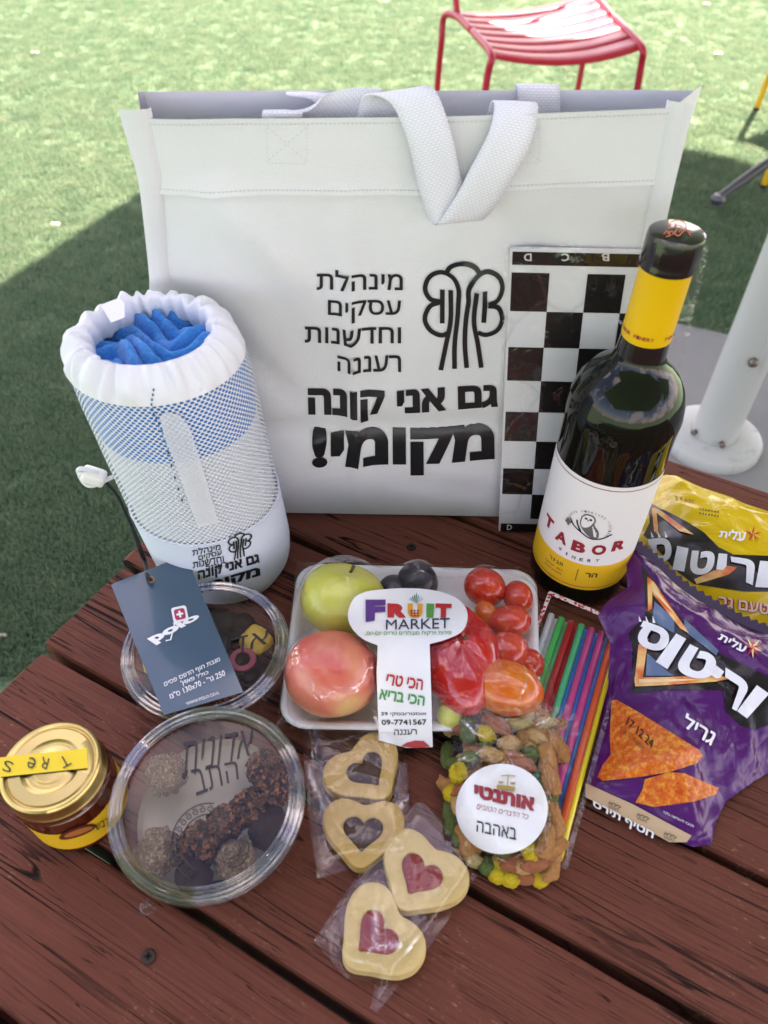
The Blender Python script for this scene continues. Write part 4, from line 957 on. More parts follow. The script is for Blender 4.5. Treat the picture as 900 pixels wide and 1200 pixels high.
APM = fruit_skin('green_apple_skin', (.50, .52, .06), (.58, .56, .10), (.55, .36, .10), 22, .3); PEM = fruit_skin('red_apple_skin', (.60, .07, .055), (.66, .20, .12), (.66, .44, .17), 16, .35)
PLM = fruit_skin('plum_skin', (.012, .010, .020), (.03, .02, .035), (.06, .03, .05), 30, .3); PPM = fruit_skin('pepper_skin', (.42, .003, .006), (.52, .005, .007), (.50, .012, .008), 20, .15, coat=.6)
TOM = fruit_skin('tomato_skin', (.50, .018, .006), (.58, .035, .008), (.60, .12, .012), 40, .15, coat=.5); ORM = fruit_skin('orange_tomato_skin', (.62, .10, .008), (.66, .16, .01), (.60, .07, .008), 30, .15, coat=.5)
FR = []
def addf(*a, **k):
    o, p = fruit(*a, **k); sc = k.get('sc', (1, 1, 1)); FR.append((p, a[5]*max(sc[0], sc[1])*1.0, a[5]*sc[2])); return o
addf('apple', 'yellow green apple at the far left of the foam tray', 'apple', 402, 702, .0320, .035, APM, sc=(1.03, 1, .88), rz=(R(-20), R(25), .4), dimple=.22, stem=True)
addf('apple', 'blushed red apple in front of the green one on the foam tray', 'apple', 389, 789, .0325, .036, PEM, sc=(1.03, .95, .88), rz=(R(-10), R(5), 0), dimple=.0)
addf('plum', 'dark plum behind the oval shop sticker, the rounder upper one', 'plum', 489, 683, .0165, .026, PLM, seed=3)
addf('plum', 'dark plum half behind the sticker, lower left of the pair', 'plum', 462, 694, .0140, .020, PLM, seed=4)
addf('bell_pepper', 'glossy red bell pepper right of the paper sticker', 'bell pepper', 538, 770, .0290, .030, PPM, sc=(1.0, 1.5, .82), rz=(0, 0, .12), lobes=4, dimple=.15, stem=True)
for x, y, r_, z, m_, s_, lab in ((558, 745, .0095, .020, TOM, (1, 1.1, 1), 'small cherry tomato tucked beside the pepper and the elongated tomato'), (621, 778, .0105, .020, TOM, (1, 1.1, 1), 'small cherry tomato at the right rim beside the round red tomato'), (568, 688, .0155, .027, TOM, (1.1, 1, .9), 'large cherry tomato at the back of the tray beside the pepper'), (607, 700, .0115, .024, TOM, (1, 1.2, 1), 'cherry tomato in the back right corner of the tray'),
                                 (598, 728, .0125, .027, TOM, (1.3, 1, .9), 'elongated cherry tomato at the right edge of the tray'), (570, 720, .0095, .022, ORM, (.9, 1.2, 1), 'small orange cherry tomato between the red ones'),
                                 (593, 764, .0155, .027, TOM, (1.15, .95, .9), 'round red tomato in front of the elongated one'), (592, 806, .0225, .030, ORM, (1.2, .85, .8), 'biggest orange red tomato near the front right of the tray')):
    addf('cherry_tomato', lab, 'tomato', x, y, r_, z, m_, sc=s_, rz=(.2, .1, random.uniform(-.5, .5)), group='tomatoes in the foam tray', seed=x)
addf('lime', 'pale green fruit peeping out below the pepper beside the sticker', 'fruit', 530, 838, .011, .017, APM, seed=9)
# cling film as a stretched membrane over the fruit
gx, gy = np.linspace(-.0705, .1235, 90), np.linspace(.2565, .4055, 66); GX, GY = np.meshgrid(gx, gy); rim = .0192
obst = np.full(GX.shape, -1.0)
for p, r, rz_ in FR:
    d2 = ((GX-p.x)**2+(GY-p.y)**2)/(r*r); obst = np.maximum(obst, np.where(d2 < 1, p.z+rz_*np.sqrt(np.clip(1-d2, 0, 1))+.0035, -1))
Hm = np.maximum(obst, rim)
for it in range(500):
    A = Hm.copy(); A[1:-1, 1:-1] = (Hm[:-2, 1:-1]+Hm[2:, 1:-1]+Hm[1:-1, :-2]+Hm[1:-1, 2:])/4; A = np.maximum(A, obst); A[0] = A[-1] = rim; A[:, 0] = A[:, -1] = rim; Hm = A
def Hfilm(x, y):
    fx = np.clip((x-gx[0])/(gx[1]-gx[0]), 0, len(gx)-1.001); fy = np.clip((y-gy[0])/(gy[1]-gy[0]), 0, len(gy)-1.001); i = fx.astype(int); j = fy.astype(int); a = fx-i; b = fy-j
    return Hm[j, i]*(1-a)*(1-b)+Hm[j, i+1]*a*(1-b)+Hm[j+1, i]*(1-a)*b+Hm[j+1, i+1]*a*b
V = []; F = []; nx, ny = len(gx), len(gy)
for j in range(ny):
    for i in range(nx): V.append((gx[i], gy[j], Hm[j, i]+.0007*noise.noise(Vector((gx[i]*120, gy[j]*50, 0)))+.0005*noise.noise(Vector((gx[i]*60, gy[j]*200, 7)))))
for j in range(ny-1):
    for i in range(nx-1): s = j*nx+i; F.append((s, s+1, s+nx+1, s+nx))
CLING = film('cling_film', base=0, rough=.05, wr=45, strength=.6, gain=.8, dist=.004, crease=.25)
mesh('cling_film', V, F, CLING, tray)
border = [(0, i) for i in range(nx)]+[(j, nx-1) for j in range(1, ny)]+[(ny-1, i) for i in range(nx-2, -1, -1)]+[(j, 0) for j in range(ny-2, 0, -1)]
V = []; F = []; nb_ = len(border)
for j, i in border:
    x, y = gx[i], gy[j]; V.append((x, y, rim)); V.append((.03+(x-.03)*.95, .335+(y-.335)*.94, .002+.001*noise.noise(Vector((x*90, y*90, 3)))))
for q in range(nb_): a = 2*q; b = 2*((q+1) % nb_); F.append((a, b, b+1, a+1))
mesh('film_skirt', V, F, CLING, tray)
# sticker
Fst = lambda P: np.where((P[:, 0] > gx[0]-.02) & (P[:, 0] < gx[-1]+.02) & (P[:, 1] > gy[0]-.03), P[:, 2]-np.where(P[:, 1] < gy[0], np.clip(rim-(gy[0]-P[:, 1])*1.2, .002, rim), Hfilm(P[:, 0], P[:, 1])), 1.)
def SS(e): return lambda x, y: hit(Fst, x, y, e, t0=.3, t1=.9)
STK = mat('sticker_paper', (.78, .79, .80), .35, coat=.2)
c8 = lambda x, y: (400+x/3.75, 660+y/3.75)
q8 = lambda P: tuple(c8(x, y) for x, y in P)
oval = [c8(x, y) for x, y in smooth2([(150, 118), (260, 110), (380, 115), (480, 140), (540, 185), (555, 240), (530, 300), (460, 335), (388, 355), (388, 355)], 5)[:-5]]
oval2 = [c8(x, y) for x, y in smooth2([(160, 362), (90, 330), (40, 275), (30, 215), (55, 155), (100, 128), (150, 118)], 5)]
band_ = [c8(x, y) for x, y in ((392, 480), (396, 600), (398, 700), (402, 808), (285, 812), (165, 778), (160, 640), (155, 480))]
shape('sticker', [oval+band_+oval2[:-1]], SS(.0022), STK, tray, 5)
s1, s2 = SS(.0030), SS(.0036)
PWHT.node_tree.nodes['Principled BSDF'].inputs['Roughness'].default_value = .7
PUR = ink('purple', (.10, .03, .20)); ORG = ink('orange', (.75, .32, .02)); GRN = ink('leaf_green', (.06, .30, .05))
for ch, x0_, x1_, m_ in (('F', 107, 195, PUR), ('R', 203, 288, INKRED), ('U', 292, 358, ORG), ('I', 374, 408, GRN), ('T', 414, 485, INKRED)):
    text('printed_letter', ch, q8(((x0_, 160 if ch == 'F' else 176), (x1_, 160 if ch == 'F' else 178), (x1_-4, 240 if ch != 'F' else 246), (x0_, 238 if ch != 'F' else 258))), s1, m_, tray, .075, step=4)
for a in range(-3, 4): shape('printed_pineapple', [[c8(332, 178), c8(332+a*9-5, 140-abs(a)*-5), c8(332+a*10, 128+abs(a)*8)]], s2 if a % 2 else SS(.0040+a*.0001), ink('teal', (.02, .16, .12)), tray)
for i in range(9): shape('printed_pineapple', [[c8(308+(i % 3)*14+6*math.cos(t*1.57), 208+(i//3)*11+5*math.sin(t*1.57)) for t in range(4)]], s2, DRED, tray)
text('printed_text', 'MARKET', q8(((196, 248), (476, 240), (476, 285), (196, 292))), s1, ink('navy_blue', (.015, .02, .06)), tray, 0, step=5)
text('printed_text', '..'+heb('פירות וירקות מובחרים טריים יום-יום'), q8(((100, 300), (484, 297), (484, 318), (100, 322))), s1, GRN, tray, .008, step=6)
text('printed_text', heb('הכי טרי'), q8(((198, 485), (358, 510), (362, 560), (196, 535))), s1, INKRED, tray, .025, .25, step=5)
text('printed_text', heb('הכי בריא'), q8(((166, 552), (366, 585), (370, 628), (166, 598))), s1, INKGREEN, tray, .025, .25, step=5)
text('printed_text', '39 '+heb('אוסטרובסקי'), q8(((175, 655), (372, 655), (374, 672), (176, 674))), s1, BLACK, tray, .01, step=5)
text('printed_text', '09-7741567', q8(((176, 688), (374, 686), (376, 710), (178, 712))), s1, BLACK, tray, .02, step=5)
text('printed_text', heb('רעננה'), q8(((232, 732), (332, 730), (332, 752), (232, 756))), s1, BLACK, tray, .01, step=5)
shape('printed_arc', [[c8(x, y) for x, y in ((262, 806), (285, 790), (325, 780), (362, 782), (390, 806), (330, 812))]], s1, INKRED, tray, 5)

# ================================================================ PILLOW-SHAPED PACKS
def dist_poly(Pg, x, y):
    d = np.full(np.shape(x), 1e9); n = len(Pg)
    for i in range(n):
        ax_, ay_ = Pg[i]; bx_, by_ = Pg[(i+1) % n]; vx, vy = bx_-ax_, by_-ay_; t = np.clip(((x-ax_)*vx+(y-ay_)*vy)/(vx*vx+vy*vy+1e-12), 0, 1); d = np.minimum(d, np.hypot(x-ax_-t*vx, y-ay_-t*vy))
    return d
def inside_poly(Pg, x, y):
    c = np.zeros(np.shape(x), bool); n = len(Pg)
    for i in range(n):
        ax_, ay_ = Pg[i]; bx_, by_ = Pg[(i+1) % n]
        if ay_ == by_: continue
        c ^= ((ay_ > y) != (by_ > y)) & (x < (bx_-ax_)*(y-ay_)/(by_-ay_)+ax_)
    return c
def wnoise(x, y, s, amp, ang=0.0, st=1.0, seed=0):
    r_ = np.random.default_rng(seed); out = np.zeros(np.shape(x)); ca, sa = math.cos(ang), math.sin(ang); X_, Y_ = (x*ca+y*sa)*st, (-x*sa+y*ca)
    for k_ in range(7):
        a = r_.uniform(0, 6.28); f = s*r_.uniform(.5, 1.7); out += np.sin((X_*math.cos(a)+Y_*math.sin(a))*f+r_.uniform(0, 6.28)+1.5*np.sin((X_*math.sin(a)-Y_*math.cos(a))*f*.7+k_))
    return amp*out/3.5
def ridge(x, y, s, amp, seed=0):
    return -amp*np.minimum(1, np.abs(wnoise(x, y, s, 1.0, seed=seed))*1.6)+amp*.5
class Pillow:
    def __init__(s, px, z0, Hh, sc, wr, seed=0, px_z=None):
        s.z0 = z0; f = lambda P: P[:, 2]-z0(P[:, 0], P[:, 1])
        s.poly = [tuple(hit(f, x, y, 0, .2, 1.2))[:2] for x, y in px]; s.H = Hh; s.sc = sc; s.wr = wr; s.seed = seed
    def h(s, x, y):
        x = np.asarray(x, float); y = np.asarray(y, float); d = np.where(inside_poly(s.poly, x, y), dist_poly(s.poly, x, y), 0); b = 1-np.exp(-(d/s.sc)**1.25)
        return s.z0(x, y)+s.H*b+s.wr(x, y)*np.minimum(1, d/.006)+.0008
    def f(s, P): return P[:, 2]-s.h(P[:, 0], P[:, 1])
    def surf(s, e): return lambda x, y: hit(s.f, x, y, e, .25, .95)
    def build(s, name, m, parent, step=.0032, bottom=True):
        bm = bmesh.new(); bm.faces.new([bm.verts.new((x, y, 0)) for x, y in s.poly]); bmesh.ops.triangulate(bm, faces=bm.faces); cut_grid(bm, step)
        vs = list(bm.verts); z = s.h([v.co.x for v in vs], [v.co.y for v in vs])
        for v, q in zip(vs, z): v.co.z = float(q)
        if bottom:
            g = bmesh.ops.duplicate(bm, geom=bm.verts[:]+bm.edges[:]+bm.faces[:]); nv = [v for v in g['geom'] if isinstance(v, bmesh.types.BMVert)]
            z2 = s.z0(np.array([v.co.x for v in nv]), np.array([v.co.y for v in nv]))
            for v, q in zip(nv, z2): v.co.z = float(q)+.0003
        bm.normal_update()
        for f_ in bm.faces:
            pass
        return from_bm(name, bm, m, parent, True)
# ---- snack bags
def foilm(name, col, c2):
    m = mat(name, col, .20, coat=.1, spec=.45); k = N(m); v = k.coord(); n_ = k.noise(v, 9, 2, .5, 1.2)
    vo = k.n('ShaderNodeTexVoronoi', _feature='DISTANCE_TO_EDGE', Scale=26); k.l(v, vo.inputs['Vector'])
    k.set('Base Color', k.mix(n_, col, c2)); k.set('Normal', k.bump(k.math('ADD', k.math('MINIMUM', vo.outputs[0], .2), k.noise(v, 38, 2, .5, 1.0)), .45, .006)); return m
PURP = foilm('purple_foil', (.070, .006, .105), (.095, .009, .14)); YELF = foilm('yellow_foil_bag', (.78, .53, .008), (.66, .42, .004))
z2w = lambda a, b, c: (lambda x, y: a+b*np.asarray(x, float)+c*np.asarray(y, float))
FLAME = mat('print_flame', (.85, .28, .02), .3); k = N(FLAME); k.set('Base Color', k.ramp(k.noise(k.coord(), 60, 2), [(.4, (.75, .13, .01)), (.6, (.9, .55, .2))]))
FLW = ink('flame_core', (.88, .62, .32), .3); PBLK = ink('pack_black', (.014, .009, .012), .25); PWH = ink('pack_white', (.78, .79, .84), .25); PBRN = ink('maroon', (.12, .02, .03), .25)
CHIPM = mat('print_chip', (.62, .16, .02), .35); k = N(CHIPM); v = k.coord(); k.set('Base Color', k.ramp(k.noise(v, 260, 5, .7, .3), [(.3, (.48, .05, .008)), (.5, (.66, .13, .012)), (.68, (.78, .40, .05))])); 
def word(bag, S, y_off, parent, q, blk, step=5):
    pass
def burst(parent, S1, S2, cx, cy, r, inv=False):
    for i in range(9):
        a = R(-150+i*34); P = [(cx+r*.25*math.cos(a-.5), cy+r*.25*math.sin(a-.5)), (cx+r*math.cos(a), cy+r*math.sin(a)), (cx+r*.25*math.cos(a+.5), cy+r*.25*math.sin(a+.5)), (cx, cy)]
        shape('sunburst', [P], lambda x, y, i=i: S1(x, y)+Vector((0, 0, .00012*i)), INKRED if i % 2 == 0 else (FLW if inv else INKYEL), parent)
# yellow bag (lies under and behind the purple one)
yb = thing('snack_bag', 'yellow snack bag behind the purple one, half outside the picture', 'snack bag', (.30, .45, 0), 'shiny snack bags beside the bottle')
YP = Pillow([(762, 556), (790, 559), (822, 574), (860, 588), (900, 600), (1010, 628), (1030, 720), (985, 800), (915, 765), (860, 735), (800, 705), (752, 672), (748, 630)], z2w(.004, 0, 0), .030, .022, lambda x, y: wnoise(x, y, 80, .0010, seed=3)+ridge(x, y, 75, .0022, 13))
YP.build('foil_pack', YELF, yb)
y1, y2, y3, y4 = YP.surf(.0006), YP.surf(.0012), YP.surf(.0018), YP.surf(.0024)
cz = lambda x, y: (640+x/3.4615, 540+y/3.4615)
Z = lambda P: [cz(x, y) for x, y in P]
shape('black_panel', [Z([(412, 165), (470, 195), (560, 240), (640, 290), (700, 350), (760, 380), (900, 385), (1100, 400), (1100, 560), (900, 530), (800, 530), (700, 515), (600, 500), (520, 440), (430, 330), (395, 300), (420, 250)])], y1, PBLK, yb, 5)
shape('flame_print', [Z([(428, 190), (448, 200), (456, 300), (438, 285)])], y2, FLAME, yb, 5); shape('flame_print', [Z([(432, 188), (470, 205), (600, 300), (540, 285), (452, 215)])], y3, FLAME, yb, 5)
shape('flame_print', [Z([(600, 480), (730, 425), (775, 432), (740, 462), (610, 500)])], y2, FLAME, yb, 5)
def big_word(parent, T, surfs, step=5):
    """the slanted product word seen from its last letter to its first"""
    for ch, q in T: text('brand_letter', ch, q, surfs, PWH, parent, .05, step=step)
big_word(yb, [('ס', Z([(412, 318), (505, 308), (512, 405), (425, 418)])), ('ו', Z([(532, 345), (578, 355), (560, 450), (512, 440)])), ('ט', Z([(592, 362), (690, 368), (672, 462), (578, 462)])),
              ('י', Z([(700, 375), (735, 378), (730, 445), (690, 440)])), ('ר', Z([(748, 388), (850, 402), (838, 505), (760, 470)])), ('ו', Z([(868, 405), (925, 410), (905, 515), (848, 512)])), ('ד', Z([(945, 415), (1060, 430), (1040, 540), (950, 520)]))], y4)
for dx in (-18, 10, 38): shape('brand_letter', [Z([(450+dx-5, 312), (450+dx-8, 285), (450+dx+6, 310)])], y4, PWH, yb)
text('logo_word', heb('עלית'), tuple(Z([(698, 278), (812, 278), (812, 330), (700, 308)])), y3, WHITE, yb, .03, .2, step=5)
shape('logo_shadow', [Z([(690, 268), (815, 268), (822, 338), (695, 318)])], y2, bpy.data.materials['ink_maroon'], yb, 5) if False else None
burst(yb, y2, y3, *cz(838, 300), 11)
for bo_, sf_, mm_ in ((.085, y2, INKRED), (.02, y3, ink('cream', (.75, .62, .48)))): text('flavour_text', heb('בטעם גר'), tuple(Z([(700, 548), (945, 590), (942, 632), (698, 590)])), sf_, mm_, yb, bo_, step=5)
for i in range(14): shape('date_print', [rrect(*cz(625+(i % 7)*12, 195+(i//7)*17+(i % 7)*2), .9, .3, 0)], y1, BLACK, yb)
text('small_print', 'S 9 4:07', tuple(Z([(525, 142), (600, 158), (600, 172), (525, 158)])), y1, ink('brownish', (.25, .10, .02)), yb, 0, step=6)
# purple bag
pb = thing('snack_bag', 'purple snack bag with orange corn chips printed on it', 'snack bag', (.21, .30, 0), 'shiny snack bags beside the bottle')
zp = lambda x, y: .003+.0*np.asarray(x, float)+np.clip((np.asarray(y, float)+.5*np.asarray(x, float)-.38)*.35, 0, .055)
PPs = [(728, 627), (745, 640), (768, 660), (800, 690), (840, 715), (880, 735), (925, 752), (985, 790), (965, 850), (925, 890), (885, 915), (850, 940), (838, 965), (833, 990), (812, 993), (770, 978), (725, 956), (685, 934), (690, 905), (702, 860), (712, 800), (715, 755), (700, 722), (712, 705), (735, 690), (734, 660)]
PP = Pillow(PPs, zp, .034, .026, lambda x, y: wnoise(x, y, 70, .0012, seed=5)+ridge(x, y, 60, .0028, 15)+ridge(x, y, 130, .0012, 18), 5)
PP.build('foil_pack', PURP, pb)
p1, p2, p3, p4, p5 = (PP.surf(e) for e in (.0008, .0016, .0024, .0032, .0040))
shape('black_panel', [Z([(385, 415), (425, 470), (560, 660), (640, 730), (720, 790), (830, 840), (890, 870), (1010, 900), (1160, 960), (1140, 1070), (960, 1050), (850, 1090), (790, 1075), (730, 1020), (720, 930), (500, 930), (345, 945), (350, 760), (335, 700), (370, 660), (400, 640), (400, 540)])], p1, PBLK, pb, 5)
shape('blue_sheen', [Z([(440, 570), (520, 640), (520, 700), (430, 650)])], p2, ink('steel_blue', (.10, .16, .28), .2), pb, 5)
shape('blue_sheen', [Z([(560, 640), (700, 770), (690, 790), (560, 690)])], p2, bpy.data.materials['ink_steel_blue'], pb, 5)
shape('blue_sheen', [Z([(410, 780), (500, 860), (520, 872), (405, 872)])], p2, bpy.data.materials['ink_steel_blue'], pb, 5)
for P, m_, s_ in (([(410, 470), (432, 500), (430, 600), (414, 610)], FLAME, p2), ([(414, 470), (440, 495), (580, 700), (545, 680), (436, 545)], FLAME, p3), ([(428, 505), (445, 515), (520, 620), (440, 540)], FLW, p4),
                  ([(375, 745), (415, 720), (392, 880), (358, 900)], FLAME, p2), ([(358, 878), (480, 878), (700, 868), (742, 884), (690, 895), (480, 910), (362, 915)], FLAME, p3), ([(375, 885), (600, 885), (690, 882), (480, 898), (378, 902)], FLW, p4)):
    shape('flame_print', [Z(P)], s_, m_, pb, 5)
big_word(pb, [('ס', Z([(395, 648), (512, 690), (480, 785), (345, 740)])), ('ו', Z([(528, 700), (568, 722), (492, 845), (445, 815)])), ('ט', Z([(585, 742), (700, 800), (665, 900), (510, 855)])), ('י', Z([(690, 830), (722, 855), (700, 890), (668, 868)])),
              ('ר', Z([(728, 838), (832, 905), (772, 1015), (720, 985)])), ('ו', Z([(855, 910), (905, 945), (815, 1045), (775, 1015)])), ('ד', Z([(935, 945), (1060, 1000), (1010, 1090), (900, 1060)]))], p5)
for dx in (-28, 0, 28): shape('brand_letter', [Z([(410+dx-5, 655+dx*.1), (410+dx-6, 628), (410+dx+6, 655+dx*.1)])], p5, PWH, pb)
text('logo_word', heb('עלית'), tuple(Z([(705, 692), (818, 745), (810, 785), (695, 722)])), p3, WHITE, pb, .03, .2, step=5); burst(pb, p2, p3, *cz(836, 760), 13, True)
cw = lambda x, y: (640+x/3.4615, 740+y/3.4615)
W = lambda P: [cw(x, y) for x, y in P]
chipA = W([(265, 280), (285, 276), (380, 330), (500, 405), (620, 480), (636, 505), (610, 535), (500, 570), (380, 590), (230, 606), (208, 590), (230, 540), (262, 500), (258, 420), (262, 340)])
chipB = W([(400, 600), (500, 570), (560, 575), (700, 635), (690, 660), (600, 690), (440, 712), (362, 694), (392, 640)])
shape('chip_print', [chipB], p1, CHIPM, pb, 4); shape('chip_print', [chipA], p3, CHIPM, pb, 4)
text('date_print', '17 12 24', tuple(W([(335, 345), (438, 440), (428, 475), (322, 375)])), p4, BLACK, pb, .01, step=5)
text('date_print', '14 S BMR', tuple(W([(308, 382), (405, 470), (398, 488), (300, 398)])), p4, bpy.data.materials['ink_brownish'], pb, 0, step=6)
text('flavour_text', heb('גריל'), tuple(W([(570, 330), (700, 402), (668, 465), (555, 385)])), p2, WHITE, pb, .02, step=5)
zg = []; topl = [(742, 632), (768, 652), (800, 682), (840, 707), (880, 728), (925, 745), (985, 783)]; tl2 = smooth2(topl, 9)
for i, (x, y) in enumerate(tl2): zg.append((x+(2.6 if i % 2 else .2), y-(4.2 if i % 2 else 1.0)))
shape('crimped_edge', [[zg[i], zg[i+1], (tl2[i+1][0]-3, tl2[i+1][1]+7), (tl2[i][0]-3, tl2[i][1]+7)] for i in range(len(zg)-1)], lambda x, y: hit(lambda P: P[:, 2]-zp(P[:, 0], P[:, 1])-.0085, x, y, 0, .25, .95), ink('dark_violet', (.022, .004, .035), .3), pb)
shape('beige_strip', [W([(160, 615), (250, 655), (350, 700), (480, 770), (590, 828), (570, 855), (500, 855), (400, 800), (300, 745), (160, 672)])], p2, ink('beige', (.52, .36, .22)), pb, 5)
for x, y in ((280, 705), (395, 752), (505, 828)):
    text('strip_text', heb('ללא'), tuple(W([(x-22, y-18), (x+26, y+4), (x+20, y+16), (x-28, y-6)])), p3, BLACK, pb, .01, step=6); text('strip_text', heb('חומר'), tuple(W([(x-30, y-2), (x+14, y+16), (x+10, y+25), (x-34, y+6)])), p3, BLACK, pb, 0, step=6)
text('strip_text', heb('חטיף תירס'), tuple(W([(190, 685), (440, 815), (430, 850), (185, 715)])), p3, WHITE, pb, .03, step=5)
text('small_print', heb('תמונה להמחשה בלבד'), tuple(W([(475, 725), (600, 785), (598, 795), (473, 735)])), p2, WHITE, pb, 0, step=6)

# ================================================================ STRAWS
SCOL = [('white', (.72, .74, .78)), ('white', (.74, .76, .8)), ('green', (.02, .55, .12)), ('pale green', (.12, .62, .28)), ('red', (.50, .02, .025)), ('red', (.55, .02, .03)), ('teal green', (.03, .50, .22)), ('blue', (.04, .25, .75)), ('pink', (.62, .07, .25)), ('blue', (.05, .20, .68)), ('pink', (.60, .06, .24)), ('blue', (.06, .20, .65)), ('orange red', (.72, .10, .03)), ('yellow', (.85, .68, .02))]
ordn = ['first', 'second', 'third', 'fourth', 'fifth', 'sixth', 'seventh', 'eighth', 'ninth', 'tenth', 'eleventh', 'twelfth', 'thirteenth', 'last']
T0, T1 = at(647, 718, .014), at(725, 745, .014); B1 = at(657, 1000, .010); dirv = (B1-T1); per = (T1-T0)/13
for i, (cn, c_) in enumerate(SCOL):
    m_ = mat('straw_%s' % cn.replace(' ', '_'), c_, .3, sub=.1); a = T0+per*i; z = .0060 if i % 2 else .0110
    a = Vector((a.x, a.y, z)); b = a+Vector((dirv.x, dirv.y, 0))*(1+.01*math.sin(i*3)); b.z = z-.001; rr = .0026
    d = (b-a).normalized(); s_ = d.orthogonal().normalized(); t_ = d.cross(s_); V = []; F = []; n = 14
    for p, r in ((a, rr), (b, rr), (b, rr*.86), (a, rr*.86)):
        for k_ in range(n): q = 2*math.pi*k_/n; V.append(p+(s_*math.cos(q)+t_*math.sin(q))*r)
    for j in range(4):
        for k_ in range(n): F.append((j*n+k_, j*n+(k_+1) % n, ((j+1) % 4)*n+(k_+1) % n, ((j+1) % 4)*n+k_))
    o = mesh('drinking_straw', V, F, m_); prop(o, '%s plastic straw, %s from the left in the clear straw pack' % (cn, ordn[i]), 'straw', 'coloured straws in the pack')
ssl = thing('straw_sleeve', 'clear plastic sleeve with red speckled header around the coloured straws', 'sleeve', tuple(at(700, 850)))
SQ = [(642, 697), (742, 737), (668, 1012), (600, 930)]
SLE = [tuple(at(*q, .012))[:2] for q in SQ]
a_, b_, c_ = (Vector((*SLE[0], 0)), Vector((*SLE[1], 0)), Vector((*SLE[2], 0))); d_ = a_+(c_-b_)
V = []; F = []; nu, nv = 24, 50
for j in range(nv+1):
    for i in range(nu+1):
        u, v = i/nu, j/nv; p = a_+(b_-a_)*u+(c_-b_)*v; e = min(u*2, 2-2*u, .35+v*2.5, (1-v)*2.5); z = .002+.0135*(1-math.exp(-e*9))+.0008*noise.noise(Vector((u*14, v*20, 1)))
        V.append((p.x, p.y, z))
for j in range(nv):
    for i in range(nu): s = j*(nu+1)+i; F.append((s, s+1, s+nu+2, s+nu+1))
CELLS = film('straw_film', base=.002, rough=.06, wr=24, strength=.25, gain=.3, dist=.002, crease=.06)
mesh('clear_film', V, F, CELLS, ssl)
V2 = [(v[0], v[1], .0014) for v in V]; mesh('film_back', V2, F, CELLS, ssl)
SPEC = mat('red_speckle_print', (.7, .5, .5), .4); k = N(SPEC); vo = k.n('ShaderNodeTexVoronoi', Scale=420); k.l(k.coord(), vo.inputs['Vector'])
k.set('Base Color', k.ramp(vo.outputs[0], [(.42, (.55, .02, .03)), (.55, (.75, .72, .74))]))
def sxy(u, v, z): p = a_+(b_-a_)*u+(c_-b_)*v; return (p.x, p.y, z)
mesh('header_strip', [sxy(0, 0, .0175), sxy(1, 0, .0155), sxy(1, .022, .0160), sxy(0, .022, .0180)], [(0, 1, 2, 3)], SPEC, ssl, False)
mesh('side_print', [sxy(0, .02, .0165), sxy(.045, .02, .0170), sxy(.035, .27, .0170), sxy(0, .27, .0165)], [(0, 1, 2, 3)], SPEC, ssl, False)
mesh('sleeve_seam', [sxy(.955, .02, .0085), sxy(1.0, .0, .0085), sxy(1.0, 1, .0055), sxy(.955, 1, .0055)], [(0, 1, 2, 3)], SEAM, ssl, False)

# ================================================================ NUT BAG
nb = thing('nut_bag', 'clear cellophane bag of mixed nuts with round white Hebrew label', 'bag of nuts', tuple(at(588, 940)))
NPX = [(519, 832), (540, 812), (566, 815), (596, 830), (632, 826), (656, 850), (660, 880), (658, 935), (655, 985), (653, 1020), (640, 1034), (605, 1036), (572, 1030), (556, 1010), (538, 990), (524, 972), (519, 930), (516, 880)]
NP = Pillow(NPX, z2w(.001, 0, 0), .0345, .006, lambda x, y: wnoise(x, y, 160, .0008, seed=11)+ridge(x, y, 110, .0018, 12))
NUTF = film('nut_bag_film', base=.004, rough=.05, wr=60, strength=.7, gain=1.0, dist=.004, crease=.35)
NP.build('cellophane', NUTF, nb)
def knot():                              # the gathered top of the bag: ruffled fan of film
    V = []; F = []; base = [(640, 862), (655, 868)]; n = 16
    P = [(598, 832), (612, 824), (632, 822), (650, 828), (669, 826), (676, 842), (679, 858), (668, 868), (655, 874)]; C = curve_pts([(x, y, 0) for x, y in P], 4)
    for i, q in enumerate(C):
        for j in range(6):
            t = j/5; x = 640*(1-t)+q.x*t; y = 860*(1-t)+q.y*t; V.append(at(x, y, .024+.006*math.sin(i*1.1)*t+.008*t))
        if i: s = 6*i; F += [(s-6+k_, s+k_, s+k_+1, s-5+k_) for k_ in range(5)]
    mesh('gathered_top', V, F, SEAM, nb)
    V = []; F = []
    P = [(517, 835), (524, 815), (537, 803), (552, 806), (575, 818), (596, 832)]; C = curve_pts([(x, y, 0) for x, y in P], 4)
    for i, q in enumerate(C):
        for j in range(4): t = j/3; V.append(at(q.x*t+(q.x*.8+588*.2)*(1-t), q.y*t+(q.y+24)*(1-t), .026+.004*math.sin(i*.9)*t+.006*t))
        if i: s = 4*i; F += [(s-4+k_, s+k_, s+k_+1, s-3+k_) for k_ in range(3)]
    mesh('open_flap', V, F, NUTF, nb)
knot()
NM = {'almond': mat('almond_skin', (.30, .095, .04), .55), 'peanut': mat('peanut', (.50, .27, .10), .5), 'cashew': mat('cashew', (.60, .38, .17), .5), 'corn': mat('toasted_corn', (.75, .38, .01), .4), 'pea': mat('wasabi_pea', (.07, .11, .025), .6), 'rice_cracker': mat('rice_cracker', (.42, .19, .06), .5), 'seed': mat('pumpkin_seed', (.09, .13, .03), .5)}
